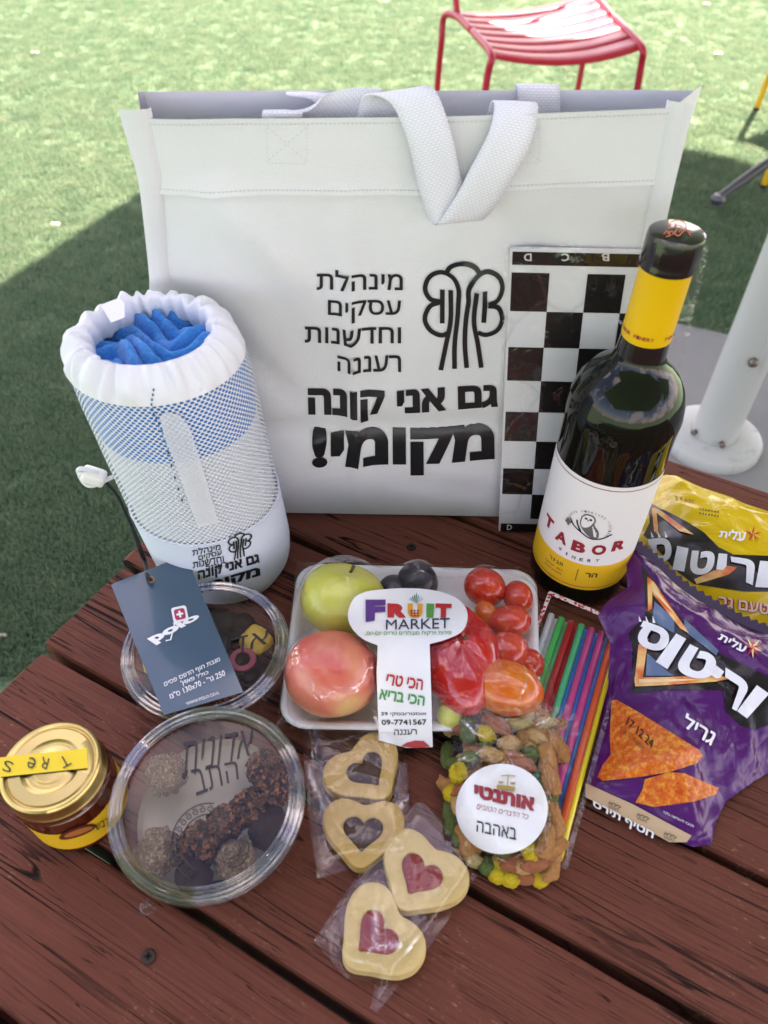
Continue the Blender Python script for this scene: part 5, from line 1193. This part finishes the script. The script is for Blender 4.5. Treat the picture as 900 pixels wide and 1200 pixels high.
for nn_, m_ in NM.items():
    k = N(m_); c_ = tuple(m_.node_tree.nodes['Principled BSDF'].inputs['Base Color'].default_value)[:3]; v = k.coord('Object', (1, 1, 1) if nn_ != 'almond' else (.25, 1, 1)); h = k.noise(v, 420, 5, .75)
    k.set('Base Color', k.mix(h, tuple(a*.6 for a in c_), tuple(min(1, a*2.2) for a in c_))); k.set('Normal', k.bump(h, 1, .003))
def nutmesh(kind):
    bm = bmesh.new(); bmesh.ops.create_icosphere(bm, subdivisions=4, radius=1)
    dims = {'almond': (.0125, .0065, .0045), 'peanut': (.0085, .0055, .005), 'cashew': (.0115, .0048, .0045), 'corn': (.0072, .0062, .0042), 'pea': (.0056, .0054, .0052), 'rice_cracker': (.0125, .0065, .005), 'seed': (.0085, .0045, .003)}[kind]; sd = random.uniform(0, 40)
    for v in bm.verts:
        q = v.co.copy(); r = 1+.16*noise.noise(q*2+Vector((sd, 0, 0)))+.10*noise.noise(q*5+Vector((sd, 0, 0)))+.05*noise.noise(q*11+Vector((sd, 0, 0)))
        if kind == 'almond': r *= 1; taper = 1-.35*max(0, q.x)
        elif kind == 'corn': taper = 1-.3*max(0, q.x)
        else: taper = 1
        x, y, z = q.x*dims[0]*r, q.y*dims[1]*r*taper, q.z*dims[2]*r*taper
        if kind == 'cashew': y += (x/dims[0])**2*.006-.002
        if kind == 'rice_cracker': z += .0015*math.sin(x*300); y += .002*math.sin(x*250)
        v.co = (x, y, z)
    me = bpy.data.meshes.new(kind); bm.to_mesh(me); bm.free(); me.polygons.foreach_set('use_smooth', [True]*len(me.polygons)); me.materials.append(NM[kind]); return me
NMESH = {k_: [nutmesh(k_) for _ in range(3)] for k_ in NM}
NLAB = {'almond': 'brown almond in its skin inside the cellophane nut bag', 'peanut': 'tan peanut inside the cellophane nut bag', 'cashew': 'pale curved cashew inside the cellophane nut bag', 'corn': 'bright yellow toasted corn kernel inside the nut bag', 'pea': 'dark green coated pea inside the cellophane nut bag', 'rice_cracker': 'orange brown knobbly coated cracker inside the nut bag', 'seed': 'green pumpkin seed inside the cellophane nut bag'}
def put_nut(kind, x, y, z, rz, tilt=.3, scl=1.0):
    p = at(x, y, z); p = at(x, y, max(.006, min(z, float(NP.h(p.x, p.y))-.0068))); o = bpy.data.objects.new('nut' if kind in ('peanut', 'almond', 'cashew') and False else kind if kind != 'corn' else 'corn_kernel', random.choice(NMESH[kind])); COL.objects.link(o); o.location = p
    o.rotation_euler = (random.uniform(-tilt, tilt), random.uniform(-tilt, tilt), rz); o.scale = (scl,)*3; zone = ('top' if y < 870 else 'upper part' if y < 900 else 'bottom' if y > 1003 else 'middle')+(' left' if x < 560 else ' right' if x > 618 else ' centre'); prop(o, NLAB[kind].split(' inside')[0].replace(' in its skin', '')+(' on top' if z > .02 else ' low down' if z < .014 else ' amid others')+' at the %s of the nut bag' % zone, {'corn': 'corn', 'pea': 'pea', 'rice_cracker': 'cracker', 'seed': 'seed'}.get(kind, 'nut'), kind.replace('_', ' ')+' pieces in the nut bag')
placed = []
for kd, x, y, rz in (('pea', 547, 848, 0), ('pea', 548, 862, 1), ('corn', 570, 860, -.5), ('cashew', 553, 823, 1), ('almond', 583, 850, -.7), ('cashew', 612, 845, .4), ('peanut', 630, 865, -.6), ('peanut', 597, 872, 0), ('pea', 622, 884, 0), ('rice_cracker', 641, 890, 1.2), ('almond', 610, 892, -.7), ('peanut', 575, 885, -.4),
                     ('corn', 537, 905, 1.2), ('seed', 550, 888, .3), ('seed', 524, 880, 1.4), ('peanut', 527, 850, 1.4), ('corn', 532, 930, 0), ('rice_cracker', 645, 915, 1.3), ('seed', 645, 938, 1), ('rice_cracker', 648, 960, 1.4), ('rice_cracker', 638, 985, .8), ('corn', 622, 998, -.6), ('almond', 630, 1008, .4), ('almond', 608, 1010, 0), ('seed', 606, 1020, .3),
                     ('corn', 588, 1012, .4), ('corn', 585, 1024, 0), ('pea', 571, 1016, .4), ('cashew', 555, 1002, -.9), ('seed', 530, 965, 1.2), ('seed', 527, 950, 1.4), ('seed', 540, 978, 1), ('pea', 640, 1022, 0), ('corn', 600, 1028, .3), ('almond', 618, 1024, .1)):
    put_nut(kd, x, y, .0215, rz); placed.append((x, y))
P2 = [(x, y) for x, y in NPX]
kinds_w = ['seed']*5+['rice_cracker']*4+['peanut']*4+['corn']*3+['almond']*3+['pea']*3+['cashew']*2
for ly, z in ((0, .0175), (1, .010)):
    for i in range(90):
        x, y = random.uniform(519, 656), random.uniform(818, 1034)
        if not inside_poly(P2, np.array([x]), np.array([y]))[0] or dist_poly(P2, np.array([x]), np.array([y]))[0] < 7: continue
        if min(math.hypot(x-a, y-b) for a, b in placed+[(0, 0)]) < (9 if ly == 0 else 7): continue
        placed.append((x, y)); put_nut(random.choice(kinds_w), x, y, z+random.uniform(-.001, .001), random.uniform(0, 6.28), .5)
n1, n2, n3, n4 = (NP.surf(e) for e in (.0012, .0020, .0026, .0032))
shape('round_label', [[(588+54*math.cos(a), 948+53*math.sin(a)) for a in np.linspace(0, 2*math.pi, 49)[:-1]]], n1, STK, nb, 5)
cn_ = lambda x, y: (500+x/4.5, 800+y/4.5)
Nq = lambda P: tuple(cn_(x, y) for x, y in P)
text('printed_text', heb('אותנטי'), Nq(((250, 535), (572, 605), (568, 680), (250, 605))), n2, DRED, nb, .06, step=5)
text('printed_text', heb('כל הדברים הטובים'), Nq(((262, 632), (538, 690), (536, 722), (262, 665))), n2, DRED, nb, -.006, .3, step=6)
text('printed_text', heb('באהבה'), Nq(((265, 728), (475, 768), (472, 830), (262, 785))), n2, BLACK, nb, .004, step=5)
GLD = ink('gold', (.42, .28, .07))
for P in ([(392, 492), (430, 487), (468, 492)], [(430, 487), (426, 545)], [(370, 548), (420, 552), (465, 560)]): shape('scales_print', stroke([cn_(*p) for p in P], 1.2 if len(P) < 3 or P[0][0] > 380 else 4.5), n3, GLD, nb)
for x, y in ((392, 520), (455, 525)): shape('scales_print', [Nq(((x-16, y), (x+16, y), (x+9, y+10), (x-9, y+10)))], n3, GLD, nb)

# ================================================================ HEART COOKIES
def heart_r(smooth):
    t = np.linspace(0, 2*math.pi, 721)[:-1]; x = 16*np.sin(t)**3; y = 13*np.cos(t)-5*np.cos(2*t)-2*np.cos(3*t)-np.cos(4*t)+2.0
    th = np.arctan2(y, x); r = np.hypot(x, y)/16.5; o_ = np.argsort(th); T = np.linspace(-math.pi, math.pi, 97)[:-1]; rr_ = np.interp(T, th[o_], r[o_], period=2*math.pi)
    kk = np.exp(-np.arange(-12, 13)**2/(2*smooth**2)); kk /= kk.sum(); ext = np.concatenate([rr_[-12:], rr_, rr_[:12]]); return T, np.convolve(ext, kk, 'valid')
def polar_solid(name, T, prof, place, m, parent):
    """prof: list of (radius function values, z)"""
    V = []; F = []; n = len(T)
    for rr_, z in prof:
        for a, r in zip(T, rr_): V.append(place(Vector((r*math.cos(a), r*math.sin(a), z))))
    for j in range(len(prof)-1):
        for i in range(n): F.append((j*n+i, j*n+(i+1) % n, (j+1)*n+(i+1) % n, (j+1)*n+i))
    return mesh(name, V, F, m, parent)
BISC = mat('butter_biscuit', (.66, .40, .14), .75); k = N(BISC); v = k.coord(); k.set('Base Color', k.mix(k.noise(v, 55, 4), (.56, .33, .09), (.72, .48, .18))); k.set('Normal', k.bump(k.noise(v, 700, 5, .75), .9, .0012))
BISP = mat('pale_biscuit', (.74, .56, .27), .75); k = N(BISP); v = k.coord(); k.set('Base Color', k.mix(k.noise(v, 55, 4), (.68, .47, .17), (.80, .60, .28))); k.set('Normal', k.bump(k.noise(v, 700, 5, .75), .9, .0012))
CHF = mat('chocolate_filling', (.050, .017, .010), .4, spec=.3); k = N(CHF); k.set('Normal', k.bump(k.noise(k.coord(), 240, 3), .35, .0012))
JAM = mat('jam_filling', (.26, .03, .03), .45, spec=.3); k = N(JAM); k.set('Normal', k.bump(k.noise(k.coord(), 260, 3), .5, .0015))
def cookie(label, x, y, size, tip, bis, fil, z=.003, tilt=(0, 0)):
    """tip: direction of the heart's point in degrees on the table, size = half width"""
    p = at(x, y, z+.008); p.z = z; c = thing('heart_cookie', label, 'cookie', p, 'heart sandwich cookies'); ro = R(tip+90)
    M = Matrix.Translation(p) @ Matrix.Rotation(tilt[0], 4, 'X') @ Matrix.Rotation(tilt[1], 4, 'Y') @ Matrix.Rotation(ro, 4, 'Z'); pl = lambda v: M @ Vector((v.x, v.y, v.z*.72))
    T, ro_ = heart_r(3.8); _, ri = heart_r(1.6); wob = np.array([1+.025*noise.noise(Vector((math.cos(a)*1.5+x, math.sin(a)*1.5, 0)))+.008*noise.noise(Vector((math.cos(a)*6+x, math.sin(a)*6, 0))) for a in T]); ro_ = ro_*size*wob*1.0; ri = ri*size*.45; ro_ *= 1.02
    polar_solid('lower_biscuit', T, [(ro_*0, 0), (ro_*.96, 0), (ro_, .0015), (ro_, .0052), (ro_*.97, .0068), (ro_*0, .0068)], pl, bis, c)
    polar_solid('upper_biscuit', T, [(ri*1.04, .0078), (ro_*.94, .0078), (ro_*.98, .0092), (ro_*.985, .0132), (ro_*.968, .0146), (ro_*.93, .0151), (ro_*.7+ri*.25, .0152), (ri*1.12, .0150), (ri*1.04, .0143), (ri*1.02, .0078)], pl, bis, c)
    polar_solid('filling', T, [(ri*1.03, .0078), (ri*1.03, .0146), (ri*.94, .0156), (ri*.6, .0163), (ri*0, .0165)], pl, fil, c); return c
cookie('chocolate heart cookie at the top of the left cellophane sleeve', 432, 907, .0290, -52, BISC, CHF, .002)
cookie('chocolate heart cookie at the bottom of the left cellophane sleeve', 425, 980, .0280, -93, BISC, CHF, .002)
cookie('jam heart cookie at the upper end of the right cellophane sleeve', 490, 1030, .0295, -122, BISP, JAM, .002)
cookie('jam heart cookie at the lower end of the right cellophane sleeve', 438, 1100, .0290, -140, BISP, JAM, .002)
def sleeve(label, px, seed, cen):
    o = thing('cellophane_sleeve', label, 'sleeve', tuple(at(*cen)), 'clear sleeves of cookies')
    S_ = Pillow(px, z2w(.0006, 0, 0), .0185, .0032, lambda x, y: wnoise(x, y, 130, .0004, seed=seed)+ridge(x, y, 90, .0011, seed+1), seed); m_ = film('cookie_film_%s' % ('jam' if seed > 20 else 'chocolate'), base=.010, rough=.05, wr=24, strength=.5, gain=.9, dist=.004, crease=.32)
    S_.build('clear_film', m_, o); return o, S_
s_a, SA = sleeve('clear cellophane sleeve around the two chocolate heart cookies', [(353, 848), (405, 848), (474, 850), (479, 930), (482, 1012), (446, 1018), (410, 1019), (372, 1030), (362, 960), (357, 900)], 21-3, (415, 930))
s_b, SB2 = sleeve('clear cellophane sleeve around the two jam heart cookies', [(487, 940), (500, 944), (534, 983), (564, 1018), (536, 1062), (506, 1106), (468, 1154), (442, 1187), (434, 1182), (440, 1152), (405, 1146), (368, 1102), (396, 1058), (446, 988)], 25, (465, 1060))
for o, S_, P in ((s_a, SA, [(357, 850), (364, 905), (369, 965), (374, 1025)]), (s_a, SA, [(372, 1026), (408, 1012), (420, 995)]), (s_a, SA, [(358, 850), (410, 850), (466, 852)]), (s_b, SB2, [(487, 943), (450, 992), (402, 1060), (372, 1100)]), (s_b, SB2, [(372, 1100), (405, 1138), (440, 1146)]), (s_b, SB2, [(441, 1148), (452, 1110), (448, 1060)])):
    shape('sleeve_crease', stroke(smooth2(P, 6), 2.2), S_.surf(.0009), SEAM, o, 6)

# ================================================================ WATER DROP
WATER = clear_plastic('water', .0, .04, (.93, .93, .93), 1.0)
dp = at(173, 1062, 0); o = lathe('water_drop', [(0, .0022), (.0025, .0019), (.0045, .0008), (.0052, 0)], WATER, None, 20, lambda p: p+dp+Vector((0, 0, .0006))); prop(o, 'small clear glue-like drop on the near plank', 'drop')

# ================================================================ CHAIRS
REDM = mat('red_paint', (.42, .008, .030), .4, coat=.1); YELM = mat('yellow_paint', (.80, .45, .01), .35, coat=.3)
def chair(label, A, m, seatz, ang=None, group=None):
    """A: seat corners front-left, front-right, back-right, back-left (x, y)"""
    fl, fr, br, bl_ = [Vector((x, y, seatz)) for x, y in A]; c = (fl+fr+br+bl_)/4; c.z = GZ; o = thing('metal_chair', label, 'chair', c, group); r_ = .0125
    def P(u, v, dz=0): return fl*(1-u)*(1-v)+fr*u*(1-v)+br*u*v+bl_*(1-u)*v+Vector((0, 0, dz))
    for u in (0, 1):
        s = -1 if u == 0 else 1; w = (fr-fl).normalized()*s
        f0 = P(u, 0); f0g = Vector((f0.x, f0.y, GZ+.001))+w*.03-(bl_-fl).normalized()*.01
        tube('front_leg', curve_pts([P(u, .5), P(u, .12), f0+w*.004+Vector((0, 0, -.012)), f0+w*.012+Vector((0, 0, -.06)), (f0+f0g)/2+w*.006, f0g], 6), r_, m, o, 12)
        b0 = P(u, 1)+(bl_-fl).normalized()*.02; b0g = Vector((b0.x, b0.y, GZ+.001))+w*.045+(bl_-fl).normalized()*.02
        tube('back_leg', curve_pts([P(u, .5, -.001), P(u, .86, 0)+w*.010, b0+w*.035+Vector((0, 0, -.02)), b0+w*.04+Vector((0, 0, -.10)), (b0+b0g)/2+w*.02, b0g], 6), r_, m, o, 12)
        tube('back_post', curve_pts([P(u, .93), P(u, 1.0, .05), P(u, 1.08, .20), P(u, 1.16, .58)-w*.01, P(u, 1.18, .61)-w*.05], 6), r_, m, o, 12)
        for q in (f0g, b0g): lathe('foot_cap', [(0, 0), (.014, 0), (.015, .012), (.0132, .02)], bpy.data.materials.get('rubber') or mat('rubber', (.02, .02, .02), .7), o, 14, lambda p, q=q: p+Vector((q.x, q.y, GZ)))
    tube('back_rail', curve_pts([P(0, 1.0, .05), P(.5, 1.03, .052), P(1, 1.0, .05)], 6), r_*.9, m, o, 10)
    tube('back_rail', curve_pts([P(0.1, 1.18, .61), P(.5, 1.21, .615), P(.9, 1.18, .61)], 6), r_, m, o, 10)
    n = 7
    for i in range(n):                  # curved seat slats
        v0, v1 = i/n+.0022, (i+1)/n-.0022; V = []; F = []; kx = 14
        for q in range(kx+1):
            u = q/kx; sag = -.026*math.sin(math.pi*u)**.8; yb_ = -.055*math.sin(math.pi*u)
            for v, dz in ((v0, -.002), (v0, .0015), ((v0+v1)/2, .0025), (v1, .0015), (v1, -.002)):
                edge = .010 if i == 0 and v == v0 else 0
                p = P(u, v, sag+dz-edge)-(bl_-fl).normalized()*(-yb_*(1-v)*.55); V.append(p)
            if q: s = 5*q; F += [(s-5+t, s+t, s+1+t, s-4+t) for t in range(4)]+[(s-1, s+4, s, s-5)]
        mesh('seat_slat', V, F, m, o)
    for i in range(6):                  # back slats, out of view, raised so their shade falls on the seat
        z0, z1 = .26+.058*i, .314+.058*i; V = []; F = []
        for q in range(13):
            u = q/12; b_ = .035*math.sin(math.pi*u)
            for z, e in ((z0, -.0015), (z1, -.0015), (z1, .0015), (z0, .0015)): V.append(P(u, 1.0+.18*z/.4+b_, z)+(bl_-fl).normalized()*e)
            if q: s = 4*q; F += [(s-4+t, s+t, s+(t+1) % 4, s-4+(t+1) % 4) for t in range(4)]
        mesh('back_slat', V, F, m, o)
    return o
SZ = -.27
q1, q2, q3, q4 = at(578, 64, SZ), at(753, 54, SZ), at(690, -8, SZ), at(533, 13, SZ)
chair('red slatted metal chair standing on the turf behind the bag', [(q1.x, q1.y), (q2.x, q2.y), (q3.x, q3.y), (q4.x, q4.y)], REDM, SZ)
f0 = at(885, 131, GZ)
def sq_chair(label, foot, ang, gr):
    e = Vector((math.cos(ang), math.sin(ang), 0)); n_ = Vector((-e.y, e.x, 0)); fl = foot+e*.03+n_*.01
    C = [fl, fl+e*.42, fl+e*.42+n_*.42, fl+n_*.42]; chair(label, [(p.x, p.y) for p in C], YELM, SZ, group=gr)
sq_chair('yellow metal chair in the sun at the right edge, one leg and shadow visible', f0, R(-50), 'yellow chairs at the right')
sq_chair('yellow metal chair in the shade at the right edge, only a leg visible', at(893, 222, GZ), R(-50), 'yellow chairs at the right')
# cast metal table base reaching in from the right
IRON = mat('grey_iron', (.10, .10, .11), .45, .6)
fb = at(838, 243, GZ); tb = thing('bistro_table', 'grey iron table base with a curved leg in the shade at right', 'table', (fb.x+.62, fb.y+.30, GZ))
cc = Vector((fb.x+.62, fb.y+.30, GZ))
for a in (0, 2.094, 4.189):
    d = (fb-cc); d.z = 0; d.rotate(Matrix.Rotation(a, 3, 'Z')); f_ = cc+d
    tube('curved_leg', curve_pts([f_+Vector((0, 0, .035)), f_-d*.10+Vector((0, 0, .07)), f_-d*.35+Vector((0, 0, .15)), f_-d*.7+Vector((0, 0, .21)), cc+Vector((0, 0, .24))], 6), [.014]*6+[.017]*19, IRON, tb, 10)
    lathe('foot', [(0, 0), (.024, 0), (.026, .008), (.020, .014), (.022, .026), (.026, .032), (.018, .046), (0, .05)], IRON, tb, 20, lambda p, f_=f_: p+Vector((f_.x, f_.y, GZ)))
tube('column', [cc+Vector((0, 0, .2)), cc+Vector((0, 0, .70))], .03, IRON, tb, 16)
lathe('table_top', [(0, .70), (.33, .70), (.34, .705), (.34, .715), (.33, .72), (0, .72)], IRON, tb, 48, lambda p: p+Vector((cc.x, cc.y, GZ)))

# ================================================================ POST AND CANOPY
WPO = mat('white_post_paint', (.66, .67, .64), .4, coat=.1); k = N(WPO); v = k.coord('Object', (1, 1, .2)); k.set('Base Color', k.mix(k.ramp(k.noise(v, 16, 5, .7), [(.58, (0, 0, 0)), (.70, (1, 1, 1))]), (.44, .46, .43), (.32, .32, .30)))
pc = at(838, 505, GZ+.05); pc = Vector((pc.x, pc.y, GZ+.012))
post = thing('canopy_post', 'round white painted post with a broad base flange beyond the table', 'post', pc); px_ = lambda p: p+pc
lathe('base_flange', [(0, 0), (.112, 0), (.114, .004), (.114, .022), (.110, .030), (.100, .034), (.054, .036)], WPO, post, 64, px_)
lathe('pole', [(.0515, .034), (.0515, .16), (.0515, 2.7)], WPO, post, 48, px_)
lathe('pole_collar', [(.0535, .0355), (.0535, .042), (.0518, .0425)], WPO, post, 48, px_)
BOLT = mat('bolt_steel', (.20, .17, .14), .4, .9)
for z, a in ((.27, -1.75), (.045, -2.9), (.045, -1.6)):
    c_ = pc+Vector((math.cos(a)*.0515, math.sin(a)*.0515, z)); d = Vector((math.cos(a), math.sin(a), 0)); tube('bolt', [c_, c_+d*.006, c_+d*.011, c_+d*.012], [.011 if z > .1 else .006]*2+[.007, .003], BOLT, post, 8)
CANV = fabric('canopy_canvas', (.42, .41, .40), 300, .2); AL = mat('canopy_frame', (.6, .6, .6), .4, .3)
cz_ = 1.90; off = Vector((math.sin(SUN_AZ), math.cos(SUN_AZ), 0))*((cz_-GZ)/math.tan(SUN_EL))
g1, g2, g3, g4 = at(0, 345, GZ), at(163, 235, GZ), at(802, 177, GZ), at(900, 203, GZ)
hs = Vector((math.sin(SUN_AZ), math.cos(SUN_AZ), 0))*(.45/math.tan(SUN_EL)); sp_ = [at(x, y, -.285)-hs for x, y in ((540, 14), (603, 35), (650, 42), (744, 42))]
nearA, nearB = Vector((-.75, 1.75, 0)), Vector((2.9, -.40, 0))
far = [g1+(g1-g2)*1.2, g2+(g2-g1)*.15, *sp_, g3, g4+(g4-g3)*14]
Cn = [Vector((p.x+off.x, p.y+off.y, cz_)) for p in far]+[Vector((nearB.x+1.6, nearB.y-.9, cz_)), Vector((nearA.x-.2, nearA.y+.12, cz_))]
def canopy(label, Cn):
    can = thing('shade_canopy', label, 'canopy', sum(Cn, Vector())/len(Cn), 'shade canopies overhead')
    bm = bmesh.new(); vs = [bm.verts.new(p) for p in Cn]; f_ = bm.faces.new(vs); bmesh.ops.triangulate(bm, faces=[f_]); from_bm('canvas', bm, CANV, can, False)
    for i in range(len(Cn)): tube('frame_bar', [Cn[i]+Vector((0, 0, .02)), Cn[(i+1) % len(Cn)]+Vector((0, 0, .02))], .025, AL, can, 10)
canopy('off white shade canopy beyond the table, overhead, casting the straight edged shade', Cn)
B1_ = Vector((-2.6, -.10, cz_-.1)); B2_ = Vector((3.0, -.30, cz_-.1)); bk_ = Vector((-.3, -3.4, 0))  # second canopy, added out of view to cut the sky light from behind
canopy('added unseen canopy overhead behind the near end of the table, blocking sky light', [B1_, B2_, B2_+bk_, B1_+bk_])
